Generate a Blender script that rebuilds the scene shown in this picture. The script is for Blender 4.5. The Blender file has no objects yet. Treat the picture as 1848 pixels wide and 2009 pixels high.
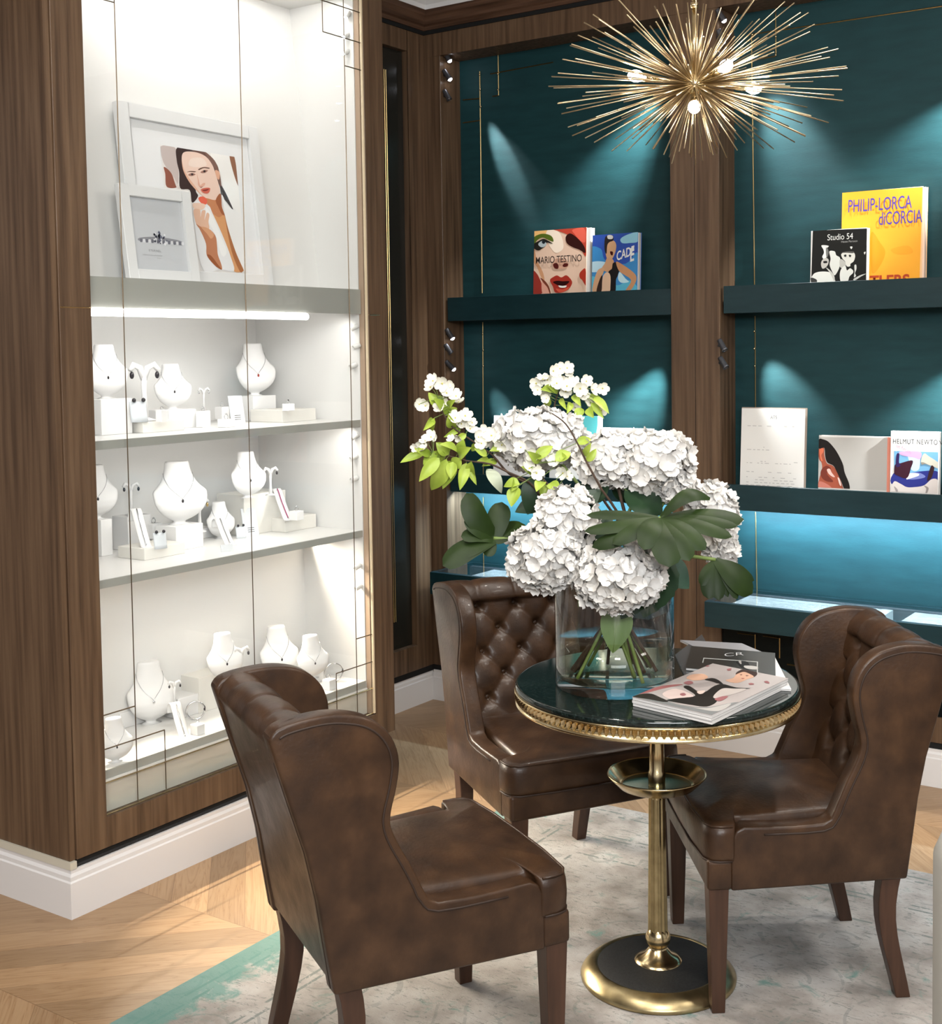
import bpy, bmesh, math, random
from mathutils import Vector, Matrix, noise
random.seed(7)
SC = bpy.context.scene
COL = SC.collection
R3 = math.radians

# ------------------------------------------------------------------ camera
W, H = 1848.0, 2009.0
F, CX, CY = 2486.25, 1010.08, 820.70
RT = Vector((0.83442221, 0.55096558, -0.01328554))
DN = Vector((0.01827685, -0.05175662, -0.99849247))
FW = Vector((-0.55082259, 0.83292148, -0.05325679))
CP = Vector((3.00953767, -2.23279846, 1.6))
cd = bpy.data.cameras.new('camera')
cam = bpy.data.objects.new('camera', cd)
COL.objects.link(cam)
M = Matrix(((RT.x, -DN.x, -FW.x), (RT.y, -DN.y, -FW.y), (RT.z, -DN.z, -FW.z))).to_4x4()
M.translation = CP
cam.matrix_world = M
cd.sensor_fit = 'HORIZONTAL'
cd.sensor_width = 36
cd.lens = F * 36 / W
cd.shift_x = (W / 2 - CX) / W
cd.shift_y = -(H / 2 - CY) / W
SC.camera = cam


def at(px, py, ax, v):
    """point of the photograph on the plane axis=v"""
    d = RT * ((px - CX) / F) + DN * ((py - CY) / F) + FW
    t = (v - CP[ax]) / d[ax]
    return CP + d * t


def ad(px, py, dep):
    d = RT * ((px - CX) / F) + DN * ((py - CY) / F) + FW
    return CP + d * dep


# ------------------------------------------------------------------ world, exposure
SC.view_settings.view_transform = 'Standard'
SC.view_settings.look = 'None'
SC.view_settings.gamma = 1
SC.view_settings.use_curve_mapping = False
SC.view_settings.exposure = 0.15
SC.cycles.transparent_max_bounces = 20
SC.cycles.max_bounces = 5
SC.cycles.diffuse_bounces = 2
SC.cycles.glossy_bounces = 3
SC.cycles.transmission_bounces = 2
SC.cycles.caustics_reflective = False
SC.cycles.caustics_refractive = False
wd = bpy.data.worlds.new('shop_surroundings')
SC.world = wd
wd.use_nodes = True
nt = wd.node_tree
bg = nt.nodes['Background']
tc = nt.nodes.new('ShaderNodeTexCoord')
sp = nt.nodes.new('ShaderNodeSeparateXYZ')
cr = nt.nodes.new('ShaderNodeValToRGB')
mr = nt.nodes.new('ShaderNodeMapRange')
mr.inputs[1].default_value = -1
mr.inputs[2].default_value = 1
nt.links.new(tc.outputs['Generated'], sp.inputs[0])
nt.links.new(sp.outputs[2], mr.inputs[0])
nt.links.new(mr.outputs[0], cr.inputs[0])
nt.links.new(cr.outputs[0], bg.inputs[0])
cr.color_ramp.elements[0].color = (.20, .15, .11, 1)
cr.color_ramp.elements[1].color = (.95, .93, .90, 1)
e = cr.color_ramp.elements.new(.47)
e.color = (.28, .24, .21, 1)
e = cr.color_ramp.elements.new(.56)
e.color = (.75, .75, .76, 1)
bg.inputs[1].default_value = 0.50


def light(kind, name, loc, tgt, power, color=(1, 1, 1), size=.1, size_y=None, spot=None, blend=.6, parent=None, spread=None):
    ld = bpy.data.lights.new(name, kind)
    ld.energy = power
    ld.color = color
    if kind == 'AREA':
        ld.size = size
        if size_y:
            ld.shape = 'RECTANGLE'
            ld.size_y = size_y
        if spread:
            ld.spread = spread
    else:
        ld.shadow_soft_size = size
    if kind == 'SPOT':
        ld.spot_size = spot
        ld.spot_blend = blend
    o = bpy.data.objects.new(name, ld)
    COL.objects.link(o)
    o.location = loc
    d = (Vector(tgt) - Vector(loc)).normalized()
    o.rotation_euler = d.to_track_quat('-Z', 'Y').to_euler()
    if parent:
        o.parent = parent
    return o


WARM = (1, .86, .70)
NEUT = (1, .95, .88)
# the shop's ceiling lamps (recessed downlights) and an added softbox filling from the front
light('AREA', 'ceiling_lamp_light', (2.6, -1.0, 3.17), (2.3, -.4, 0), 46, NEUT, .5)
light('AREA', 'ceiling_lamp_light', (1.2, -1.6, 3.17), (1.4, -.8, 0), 34, NEUT, .5)
light('AREA', 'ceiling_lamp_light', (3.4, 1.0, 3.17), (2.6, .9, 0), 30, NEUT, .5)
light('SPOT', 'ceiling_spot_light', (1.35, 1.45, 3.15), (1.1, 1.2, 0), 55, NEUT, .05, spot=R3(75))
light('SPOT', 'ceiling_spot_light', (2.2, 1.5, 3.15), (1.75, .9, .4), 85, NEUT, .05, spot=R3(60))
light('SPOT', 'ceiling_spot_light', (1.1, -.6, 3.15), (1.45, .4, .9), 60, NEUT, .05, spot=R3(60))
light('AREA', 'added_softbox_fill', (4.4, -3.4, 2.75), (1.2, 1.0, .9), 165, (.96, .98, 1), 2.6, 1.0)


# ------------------------------------------------------------------ materials
MATS = {}


def mat(name, col=(.8, .8, .8), rough=.5, metal=0, spec=.5, emit=None, estr=1, coat=0, trans=0, ior=1.45, sheen=0):
    if name in MATS:
        return MATS[name]
    m = bpy.data.materials.new(name)
    m.use_nodes = True
    b = m.node_tree.nodes['Principled BSDF']
    b.inputs['Base Color'].default_value = (*col, 1)
    b.inputs['Roughness'].default_value = rough
    b.inputs['Metallic'].default_value = metal
    b.inputs['Specular IOR Level'].default_value = spec
    b.inputs['Coat Weight'].default_value = coat
    b.inputs['Transmission Weight'].default_value = trans
    b.inputs['IOR'].default_value = ior
    if sheen:
        b.inputs['Sheen Weight'].default_value = sheen
    if emit:
        b.inputs['Emission Color'].default_value = (*emit, 1)
        b.inputs['Emission Strength'].default_value = estr
    MATS[name] = m
    return m


def N(m, t, **kw):
    n = m.node_tree.nodes.new(t)
    for k, v in kw.items():
        setattr(n, k, v)
    return n


def LK(m, a, b):
    m.node_tree.links.new(a, b)


def noisy(name, cols, scale=(1, 1, 1), nscale=5, detail=6, rough=.5, bump=0, bscale=None, coords='Object', metal=0, pos=None, rr=None, spec=.5, coat=0, distort=0, sheen=0):
    """base colour from a ramp over stretched noise, optional bump"""
    m = mat(name, cols[0], rough, metal, spec, coat=coat, sheen=sheen)
    b = m.node_tree.nodes['Principled BSDF']
    t = N(m, 'ShaderNodeTexCoord')
    mp = N(m, 'ShaderNodeMapping')
    mp.inputs['Scale'].default_value = scale
    LK(m, t.outputs[coords], mp.inputs[0])
    n = N(m, 'ShaderNodeTexNoise')
    n.inputs['Scale'].default_value = nscale
    n.inputs['Detail'].default_value = detail
    n.inputs['Distortion'].default_value = distort
    LK(m, mp.outputs[0], n.inputs[0])
    r = N(m, 'ShaderNodeValToRGB')
    el = r.color_ramp.elements
    pos = pos or [.3 + .4 * i / (len(cols) - 1) for i in range(len(cols))]
    el[0].position = pos[0]
    el[0].color = (*cols[0], 1)
    el[1].position = pos[-1]
    el[1].color = (*cols[-1], 1)
    for p, c in list(zip(pos, cols))[1:-1]:
        q = el.new(p)
        q.color = (*c, 1)
    LK(m, n.outputs[0], r.inputs[0])
    LK(m, r.outputs[0], b.inputs['Base Color'])
    if rr:
        q = N(m, 'ShaderNodeMapRange')
        q.inputs[3].default_value = rr[0]
        q.inputs[4].default_value = rr[1]
        LK(m, n.outputs[0], q.inputs[0])
        LK(m, q.outputs[0], b.inputs['Roughness'])
    if bump:
        n2 = N(m, 'ShaderNodeTexNoise')
        n2.inputs['Scale'].default_value = bscale or nscale * 4
        n2.inputs['Detail'].default_value = 3
        LK(m, mp.outputs[0], n2.inputs[0])
        bp = N(m, 'ShaderNodeBump')
        bp.inputs['Strength'].default_value = bump
        bp.inputs['Distance'].default_value = .002
        LK(m, n2.outputs[0], bp.inputs['Height'])
        LK(m, bp.outputs[0], b.inputs['Normal'])
    return m


walnut = noisy('walnut_veneer', [(.066, .036, .019), (.116, .067, .037), (.158, .096, .054)], (34, 34, 1.3), 1.6, 8, .42, .25, 12, rr=(.5, .34))
walnut_x = noisy('walnut_moulding', [(.045, .022, .012), (.095, .048, .028), (.14, .075, .045)], (1.3, 1.3, 30), 1.6, 8, .42, .25, 12)
whitepaint = mat('white_paint', (.78, .76, .75), .45)
plaster = mat('ceiling_plaster', (.72, .71, .70), .8)
blackgap = mat('black_recess', (.004, .004, .004), .8)
leather = noisy('brown_leather', [(.026, .0115, .0048), (.043, .020, .009), (.066, .032, .015)], (1, 1, 1), 15, 9, .36, .3, 110, rr=(.50, .27), coat=.05, spec=.42)
leather_dk = mat('leather_seam', (.028, .014, .008), .6)
legwood = noisy('dark_leg_wood', [(.035, .016, .009), (.075, .034, .019)], (20, 20, 2), 2, 6, .38)
brass = noisy('polished_brass', [(.60, .46, .24), (.78, .63, .38)], (1, 1, 1), 30, 4, .16, metal=1, rr=(.12, .26))
brass_old = noisy('aged_brass', [(.32, .25, .13), (.56, .45, .25)], (1, 1, 1), 22, 6, .3, metal=1, rr=(.22, .42))
brass_line = mat('brass_inlay', (.42, .30, .13), .3, 1)
blackleather = noisy('black_table_leather', [(.006, .006, .006), (.014, .014, .014)], (1, 1, 1), 120, 3, .6, .3, 200)
marble = noisy('green_black_marble', [(.004, .007, .006), (.010, .017, .015), (.045, .065, .058)], (1, 1, 1), 130, 6, .07, pos=[.35, .58, .80], spec=.6, distort=.4)
marble_edge = mat('marble_edge', (.05, .06, .055), .12)
teal = noisy('teal_velvet', [(.0048, .034, .039), (.0075, .046, .052)], (1, 1, 5), 6, 5, .6, .12, 60, spec=.35)
teal_dk = noisy('teal_lacquer_shelf', [(.004, .024, .029), (.007, .031, .037)], (1, 1, 6), 9, 4, .45, .05)
blacklac = mat('black_lacquer', (.003, .005, .005), .4, spec=.15)
darkpanel = mat('dark_smoked_panel', (.018, .016, .012), .25)
caseinner = mat('display_case_white', (.80, .79, .77), .55)
edgeshade = mat('case_edge_shaded', (.40, .40, .365), .35)  # grey has the shade of the unlit shelf fronts mixed in
casebeige = mat('case_beige_panel', (.60, .57, .50), .6)  # plain beige of the panel below the deck
dispwhite = mat('jewellery_stand_leatherette', (.86, .85, .84), .5)
dispcream = mat('display_block_cream', (.80, .775, .72), .6)
silver = mat('silver_jewellery', (.6, .6, .62), .2, 1)
gemdark = mat('dark_gem', (.03, .025, .03), .1)
gemgold = mat('gold_jewellery', (.55, .40, .18), .3, 1)
led = mat('led_tube', (1, 1, 1), .5, emit=(1, .98, .96), estr=14)
spotface = mat('spot_lens', (1, 1, 1), .4, emit=(.9, .92, 1), estr=22)
spotbody = mat('spot_body_white', (.75, .75, .73), .4)
spotdark = mat('spot_body_grey', (.10, .10, .11), .3, .6)
bulbm = mat('lamp_bulb_glow', (1, 1, 1), .4, emit=(1, .93, .86), estr=26)
paper = mat('page_paper', (.80, .78, .74), .7)
pagelines = noisy('page_block_edge', [(.50, .48, .47), (.80, .78, .76)], (1, 1, 260), 3, 2, .7)
petalw = noisy('hydrangea_petal', [(.68, .65, .60), (.81, .795, .77)], (1, 1, 1), 14, 3, .6)
blossom = mat('blossom_petal', (.86, .84, .74), .6)
monst = noisy('monstera_leaf', [(.008, .019, .0025), (.020, .040, .006)], (1, 1, 1), 12, 4, .5, spec=.28)
darkleaf = noisy('hydrangea_leaf', [(.008, .026, .010), (.020, .052, .020)], (1, 1, 1), 20, 4, .45)
lime = noisy('young_leaf', [(.24, .34, .035), (.38, .48, .07)], (1, 1, 1), 20, 3, .45)
greenstem = mat('green_stem', (.16, .23, .06), .5)
palegreen = mat('leaf_in_water', (.17, .26, .09), .5)
twig = noisy('brown_twig', [(.035, .018, .010), (.075, .042, .026)], (1, 1, 1), 60, 4, .7)
stamen = mat('stamen', (.55, .50, .12), .7)


def glassy(name, tint, fac, rough=.0):
    """thin pane: transparent with fresnel reflection"""
    m = bpy.data.materials.new(name)
    m.use_nodes = True
    n = m.node_tree.nodes
    n.remove(n['Principled BSDF'])
    out = n['Material Output']
    tr = N(m, 'ShaderNodeBsdfTransparent')
    tr.inputs[0].default_value = (*tint, 1)
    gl = N(m, 'ShaderNodeBsdfGlossy')
    gl.inputs['Roughness'].default_value = rough
    fr = N(m, 'ShaderNodeLayerWeight')
    fr.inputs[0].default_value = .5
    pw = N(m, 'ShaderNodeMath', operation='POWER')
    pw.inputs[1].default_value = 4
    mu = N(m, 'ShaderNodeMath', operation='MULTIPLY_ADD')
    mu.inputs[1].default_value = .9 * fac
    mu.inputs[2].default_value = .04 * fac
    LK(m, fr.outputs[1], pw.inputs[0])
    mx = N(m, 'ShaderNodeMixShader')
    LK(m, pw.outputs[0], mu.inputs[0])
    LK(m, mu.outputs[0], mx.inputs[0])
    LK(m, tr.outputs[0], mx.inputs[1])
    LK(m, gl.outputs[0], mx.inputs[2])
    LK(m, mx.outputs[0], out.inputs[0])
    return m


pane = glassy('case_glass', (.98, .985, .98), .5)
acryl = glassy('acrylic', (.95, .96, .96), 1.0)
frameglass = glassy('frame_glass', (.99, .99, .99), .05)
vaseglass = glassy('vase_glass', (.985, .99, .985), 1.0)
watermat = glassy('vase_water', (.90, .91, .80), .5)


# ------------------------------------------------------------------ mesh builder
class MB:
    def __init__(s):
        s.v, s.f, s.m, s.sm = [], [], [], []

    def add(s, vs, fs, mi=0, smooth=False):
        o = len(s.v)
        s.v += [Vector(v) for v in vs]
        for f in fs:
            s.f.append([i + o for i in f])
            s.m.append(mi)
            s.sm.append(smooth)
        return s

    def box(s, a, b, mi=0, mtx=None):
        x0, y0, z0 = a
        x1, y1, z1 = b
        vs = [Vector(p) for p in ((x0, y0, z0), (x1, y0, z0), (x1, y1, z0), (x0, y1, z0), (x0, y0, z1), (x1, y0, z1), (x1, y1, z1), (x0, y1, z1))]
        if mtx:
            vs = [mtx @ v for v in vs]
        return s.add(vs, [(0, 3, 2, 1), (4, 5, 6, 7), (0, 1, 5, 4), (1, 2, 6, 5), (2, 3, 7, 6), (3, 0, 4, 7)], mi)

    def tube(s, path, r, n=8, mi=0, cap=True, smooth=True):
        path = [Vector(p) for p in path]
        rs = r if isinstance(r, (list, tuple)) else [r] * len(path)
        vs = []
        up = None
        for i, p in enumerate(path):
            t = (path[min(i + 1, len(path) - 1)] - path[max(i - 1, 0)]).normalized()
            if up is None:
                up = Vector((0, 0, 1)) if abs(t.z) < .9 else Vector((1, 0, 0))
            a = t.cross(up).normalized()
            bb = a.cross(t).normalized()
            up = bb
            for k in range(n):
                w = 2 * math.pi * k / n
                vs.append(p + a * math.cos(w) * rs[i] + bb * math.sin(w) * rs[i])
        fs = []
        for i in range(len(path) - 1):
            for k in range(n):
                fs.append((i * n + k, i * n + (k + 1) % n, (i + 1) * n + (k + 1) % n, (i + 1) * n + k))
        s.add(vs, fs, mi, smooth)
        if cap:
            L = len(path) - 1
            s.add(vs[:n], [tuple(range(n))[::-1]], mi)
            s.add(vs[L * n:], [tuple(range(n))], mi)
        return s

    def lathe(s, prof, n=32, mi=0, c=(0, 0, 0), smooth=True, close=False, mtx=None, mod=None):
        vs = []
        c = Vector(c)
        for j, (r, z) in enumerate(prof):
            for k in range(n):
                w = 2 * math.pi * k / n
                rr = r * (mod(j, k) if mod else 1)
                q = Vector((rr * math.cos(w), rr * math.sin(w), z))
                if mtx:
                    q = mtx @ q
                vs.append(q + c)
        fs = []
        P = len(prof)
        for i in range(P if close else P - 1):
            i2 = (i + 1) % P
            for k in range(n):
                fs.append((i * n + k, i * n + (k + 1) % n, i2 * n + (k + 1) % n, i2 * n + k))
        return s.add(vs, fs, mi, smooth)

    def prism(s, poly, ax, t, mi=0, smooth=False):
        """poly: 3-d points (planar loop); extruded by vector t; ax unused"""
        n = len(poly)
        t = Vector(t)
        a = [Vector(p) for p in poly]
        vs = a + [p + t for p in a]
        s.add(vs, [tuple(range(n))[::-1], tuple(range(n, 2 * n))], mi)
        return s.add(vs, [(i, (i + 1) % n, n + (i + 1) % n, n + i) for i in range(n)], mi, smooth)

    def grid(s, fn, nu, nv, mi=0, smooth=True, wrapu=False):
        vs = [fn(i / (nu if wrapu else nu - 1), j / (nv - 1)) for j in range(nv) for i in range(nu)]
        fs = []
        for j in range(nv - 1):
            for i in range(nu if wrapu else nu - 1):
                i2 = (i + 1) % nu
                fs.append((j * nu + i, j * nu + i2, (j + 1) * nu + i2, (j + 1) * nu + i))
        return s.add(vs, fs, mi, smooth)

    def ball(s, c, r, mi=0, nu=12, nv=8, sc=(1, 1, 1)):
        c = Vector(c)

        def fn(u, v):
            a, b = 2 * math.pi * u, math.pi * v
            return c + Vector((r * sc[0] * math.sin(b) * math.cos(a), r * sc[1] * math.sin(b) * math.sin(a), r * sc[2] * math.cos(b)))
        return s.grid(fn, nu, nv, mi, True, True)

    def build(s, name, mats, parent=None, bevel=0, seg=2, merge=False, sub=0, solid=0):
        me = bpy.data.meshes.new(name)
        me.from_pydata(s.v, [], s.f)
        if not isinstance(mats, (list, tuple)):
            mats = [mats]
        for m in mats:
            me.materials.append(m)
        me.polygons.foreach_set('material_index', s.m)
        me.polygons.foreach_set('use_smooth', s.sm)
        bm = bmesh.new()
        bm.from_mesh(me)
        bmesh.ops.remove_doubles(bm, verts=bm.verts, dist=1e-5 if not merge else merge)
        bmesh.ops.recalc_face_normals(bm, faces=bm.faces)
        bm.to_mesh(me)
        bm.free()
        me.update()
        o = bpy.data.objects.new(name, me)
        COL.objects.link(o)
        if parent:
            o.parent = parent
        if solid:
            md = o.modifiers.new('thickness', 'SOLIDIFY')
            md.thickness = solid
        if bevel:
            md = o.modifiers.new('bevel', 'BEVEL')
            md.width = bevel
            md.segments = seg
            md.limit_method = 'ANGLE'
            md.angle_limit = R3(35)
        if sub:
            md = o.modifiers.new('sub', 'SUBSURF')
            md.levels = md.render_levels = sub
        return o


def tag(o, label, cat, group=None, kind=None):
    if label:
        o['label'] = label
    if cat:
        o['category'] = cat
    if group:
        o['group'] = group
    if kind:
        o['kind'] = kind
    return o


def struct(o):
    o['kind'] = 'structure'
    return o


def thing(name, label, cat, loc=(0, 0, 0), rz=0, group=None, rot=None):
    o = bpy.data.objects.new(name, None)
    o.empty_display_size = .05
    COL.objects.link(o)
    o.location = loc
    o.rotation_euler = rot or (0, 0, rz)
    return tag(o, label, cat, group)


def world_parent(root, *objs):
    """meshes modelled in world coordinates, parented under an Empty standing elsewhere"""
    bpy.context.view_layer.update()
    inv = root.matrix_world.inverted()
    for o in objs:
        o.parent = root
        o.matrix_parent_inverse = inv


def dup(root, loc=None, rz=None, label=None, group=None):
    r = root.copy()
    COL.objects.link(r)
    if loc is not None:
        r.location = loc
    if rz is not None:
        r.rotation_euler = (0, 0, rz)
    if label:
        r['label'] = label
    if group:
        r['group'] = group
    for ch in list(root.children):
        c = ch.copy()
        COL.objects.link(c)
        c.parent = r
        for g in ch.children:
            d = g.copy()
            COL.objects.link(d)
            d.parent = c
    return r


def catmull(pts, k=6, closed=True):
    pts = [Vector(p) for p in pts]
    n = len(pts)
    out = []
    rng = range(n) if closed else range(n - 1)
    for i in rng:
        g = (lambda j: pts[j % n]) if closed else (lambda j: pts[max(0, min(n - 1, j))])
        p0, p1, p2, p3 = g(i - 1), g(i), g(i + 1), g(i + 2)
        for q in range(k):
            t = q / k
            out.append(.5 * ((2 * p1) + (p2 - p0) * t + (2 * p0 - 5 * p1 + 4 * p2 - p3) * t * t + (3 * p1 - p0 - 3 * p2 + p3) * t ** 3))
    if not closed:
        out.append(pts[-1])
    return out


ARTM = {}


def colm(c, rough=.35):
    k = tuple(round(x, 3) for x in c)
    if k not in ARTM:
        ARTM[k] = mat('print_ink_%d' % len(ARTM), c, rough, spec=.3)
    return ARTM[k]


def srgb(r, g, b):
    f = lambda c: ((c / 255 + .055) / 1.055) ** 2.4 if c / 255 > .04045 else c / 255 / 12.92
    return (f(r), f(g), f(b))


def art(name, O, U, V, layers, parent=None, lift=.0003, step=.00008, clip=True):
    """flat printed picture: O lower-left, U/V edge vectors; layers = (colour sRGB, points 0..1, smooth?)"""
    O, U, V = Vector(O), Vector(U), Vector(V)
    Nn = U.cross(V).normalized()
    b = MB()
    mats = []
    for i, ly in enumerate(layers):
        c, pts = ly[0], ly[1]
        sm = ly[2] if len(ly) > 2 else True
        m = colm(srgb(*c))
        if m not in mats:
            mats.append(m)
        pp = [Vector((x, y, 0)) for x, y in pts]
        if sm:
            pp = catmull(pp, 5)
        if clip:
            pp = clip01(pp)
        if len(pp) < 3:
            continue
        # area orientation
        A = sum(pp[k].x * pp[(k + 1) % len(pp)].y - pp[(k + 1) % len(pp)].x * pp[k].y for k in range(len(pp)))
        if A < 0:
            pp = pp[::-1]
        vs = [O + U * p.x + V * p.y + Nn * (lift + step * i) for p in pp]
        b.add(vs, [tuple(range(len(vs)))], mats.index(m))
    me = bpy.data.meshes.new(name)
    me.from_pydata(b.v, [], b.f)
    for m in mats:
        me.materials.append(m)
    me.polygons.foreach_set('material_index', b.m)
    bm = bmesh.new()
    bm.from_mesh(me)
    bmesh.ops.triangulate(bm, faces=bm.faces)
    bm.to_mesh(me)
    bm.free()
    o = bpy.data.objects.new(name, me)
    COL.objects.link(o)
    if parent:
        o.parent = parent
    return o


def clip01(pp):
    for ax, lim, sgn in ((0, 0, 1), (0, 1, -1), (1, 0, 1), (1, 1, -1)):
        out = []
        n = len(pp)
        for i in range(n):
            a, c = pp[i], pp[(i + 1) % n]
            ia, ic = (a[ax] - lim) * sgn >= 0, (c[ax] - lim) * sgn >= 0
            if ia:
                out.append(a)
            if ia != ic:
                t = (lim - a[ax]) / (c[ax] - a[ax])
                out.append(a.lerp(c, t))
        pp = out
        if len(pp) < 3:
            return []
    return pp


def text(name, body, O, U, V, x, y, h, color, parent=None, wscale=1, shear=0, lift=.0024, bold=0, slant=0, track=1):
    """real lettering: lower-left of the line at (x,y) in cover units, cap height h (units of |V|)"""
    O, U, V = Vector(O), Vector(U), Vector(V)
    u, v = U.normalized(), V.normalized()
    Nn = U.cross(V).normalized()
    cu = bpy.data.curves.new(name, 'FONT')
    cu.body = body
    cu.size = 1
    cu.shear = shear
    cu.offset = bold
    cu.space_character = track
    tmp = bpy.data.objects.new(name + '_tmp', cu)
    COL.objects.link(tmp)
    dg = bpy.context.evaluated_depsgraph_get()
    me = bpy.data.meshes.new_from_object(tmp.evaluated_get(dg))
    bpy.data.objects.remove(tmp)
    me.materials.clear()
    me.materials.append(colm(srgb(*color)))
    s = h * V.length / .70
    base = O + U * x + V * y + Nn * lift
    for vt in me.vertices:
        p = vt.co
        vt.co = base + u * (p.x * s * wscale) + v * ((p.y + slant * p.x) * s)
    for p in me.polygons:
        p.material_index = 0
    o = bpy.data.objects.new(name, me)
    COL.objects.link(o)
    if parent:
        o.parent = parent
    return o


def mth(m, op, a, b=None, c=None):
    n = N(m, 'ShaderNodeMath', operation=op)
    for i, x in enumerate((a, b, c)):
        if x is None:
            continue
        if isinstance(x, (int, float)):
            n.inputs[i].default_value = x
        else:
            LK(m, x, n.inputs[i])
    return n.outputs[0]


def ramp(m, fac, stops):
    r = N(m, 'ShaderNodeValToRGB')
    el = r.color_ramp.elements
    el[0].position, el[0].color = stops[0][0], (*stops[0][1], 1)
    el[1].position, el[1].color = stops[-1][0], (*stops[-1][1], 1)
    for p, c in stops[1:-1]:
        q = el.new(p)
        q.color = (*c, 1)
    LK(m, fac, r.inputs[0])
    return r.outputs[0]


def mixc(m, fac, a, b, mode='MIX'):
    n = N(m, 'ShaderNodeMix', data_type='RGBA', blend_type=mode)
    for i, x in ((0, fac), (6, a), (7, b)):
        if isinstance(x, (int, float)):
            n.inputs[i].default_value = x
        elif isinstance(x, tuple):
            n.inputs[i].default_value = (*x, 1)
        else:
            LK(m, x, n.inputs[i])
    return n.outputs[2]


def chevron():
    m = mat('oak_chevron_parquet', (.5, .3, .15), .42)
    b = m.node_tree.nodes['Principled BSDF']
    t = N(m, 'ShaderNodeTexCoord')
    s = N(m, 'ShaderNodeSeparateXYZ')
    LK(m, t.outputs['Object'], s.inputs[0])
    X, Y = s.outputs[0], s.outputs[1]
    v = mth(m, 'DIVIDE', mth(m, 'SUBTRACT', Y, .231), .581)
    col = mth(m, 'FLOOR', v)
    pp = mth(m, 'PINGPONG', mth(m, 'SUBTRACT', Y, .231), .581)
    sc_ = mth(m, 'ADD', X, pp)
    st = mth(m, 'DIVIDE', sc_, .15)
    pid = mth(m, 'FLOOR', st)
    fr = mth(m, 'FRACT', st)
    # plank-aligned coordinates
    cb = N(m, 'ShaderNodeCombineXYZ')
    LK(m, mth(m, 'MULTIPLY', sc_, 13), cb.inputs[0])
    LK(m, mth(m, 'MULTIPLY', Y, 1.6), cb.inputs[1])
    LK(m, mth(m, 'ADD', mth(m, 'MULTIPLY', pid, 3.7), mth(m, 'MULTIPLY', col, 11.3)), cb.inputs[2])
    n1 = N(m, 'ShaderNodeTexNoise')
    n1.inputs['Scale'].default_value = 1.1
    n1.inputs['Detail'].default_value = 8
    n1.inputs['Distortion'].default_value = 1.3
    LK(m, cb.outputs[0], n1.inputs[0])
    rings = mth(m, 'FRACT', mth(m, 'MULTIPLY', n1.outputs[0], 9))
    grain = ramp(m, rings, [(0, (0.273, 0.157, 0.076)), (.12, (0.347, 0.214, 0.112)), (.6, (0.384, 0.246, 0.135)), (1, (0.322, 0.192, 0.099))])
    wn = N(m, 'ShaderNodeTexWhiteNoise', noise_dimensions='2D')
    cb2 = N(m, 'ShaderNodeCombineXYZ')
    LK(m, pid, cb2.inputs[0])
    LK(m, col, cb2.inputs[1])
    LK(m, cb2.outputs[0], wn.inputs[0])
    tone = mth(m, 'ADD', .80, mth(m, 'MULTIPLY', wn.outputs[0], .36))
    cc = mixc(m, 1.0, grain, tone, 'MULTIPLY')
    d1 = mth(m, 'LESS_THAN', mth(m, 'PINGPONG', st, .5), .009)
    d2 = mth(m, 'LESS_THAN', mth(m, 'PINGPONG', v, .5), .0022)
    seam = mth(m, 'MAXIMUM', d1, d2)
    cc = mixc(m, mth(m, 'MULTIPLY', seam, .55), cc, (.16, .085, .04))
    LK(m, cc, b.inputs['Base Color'])
    b.inputs['Roughness'].default_value = .36
    return m


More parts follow.
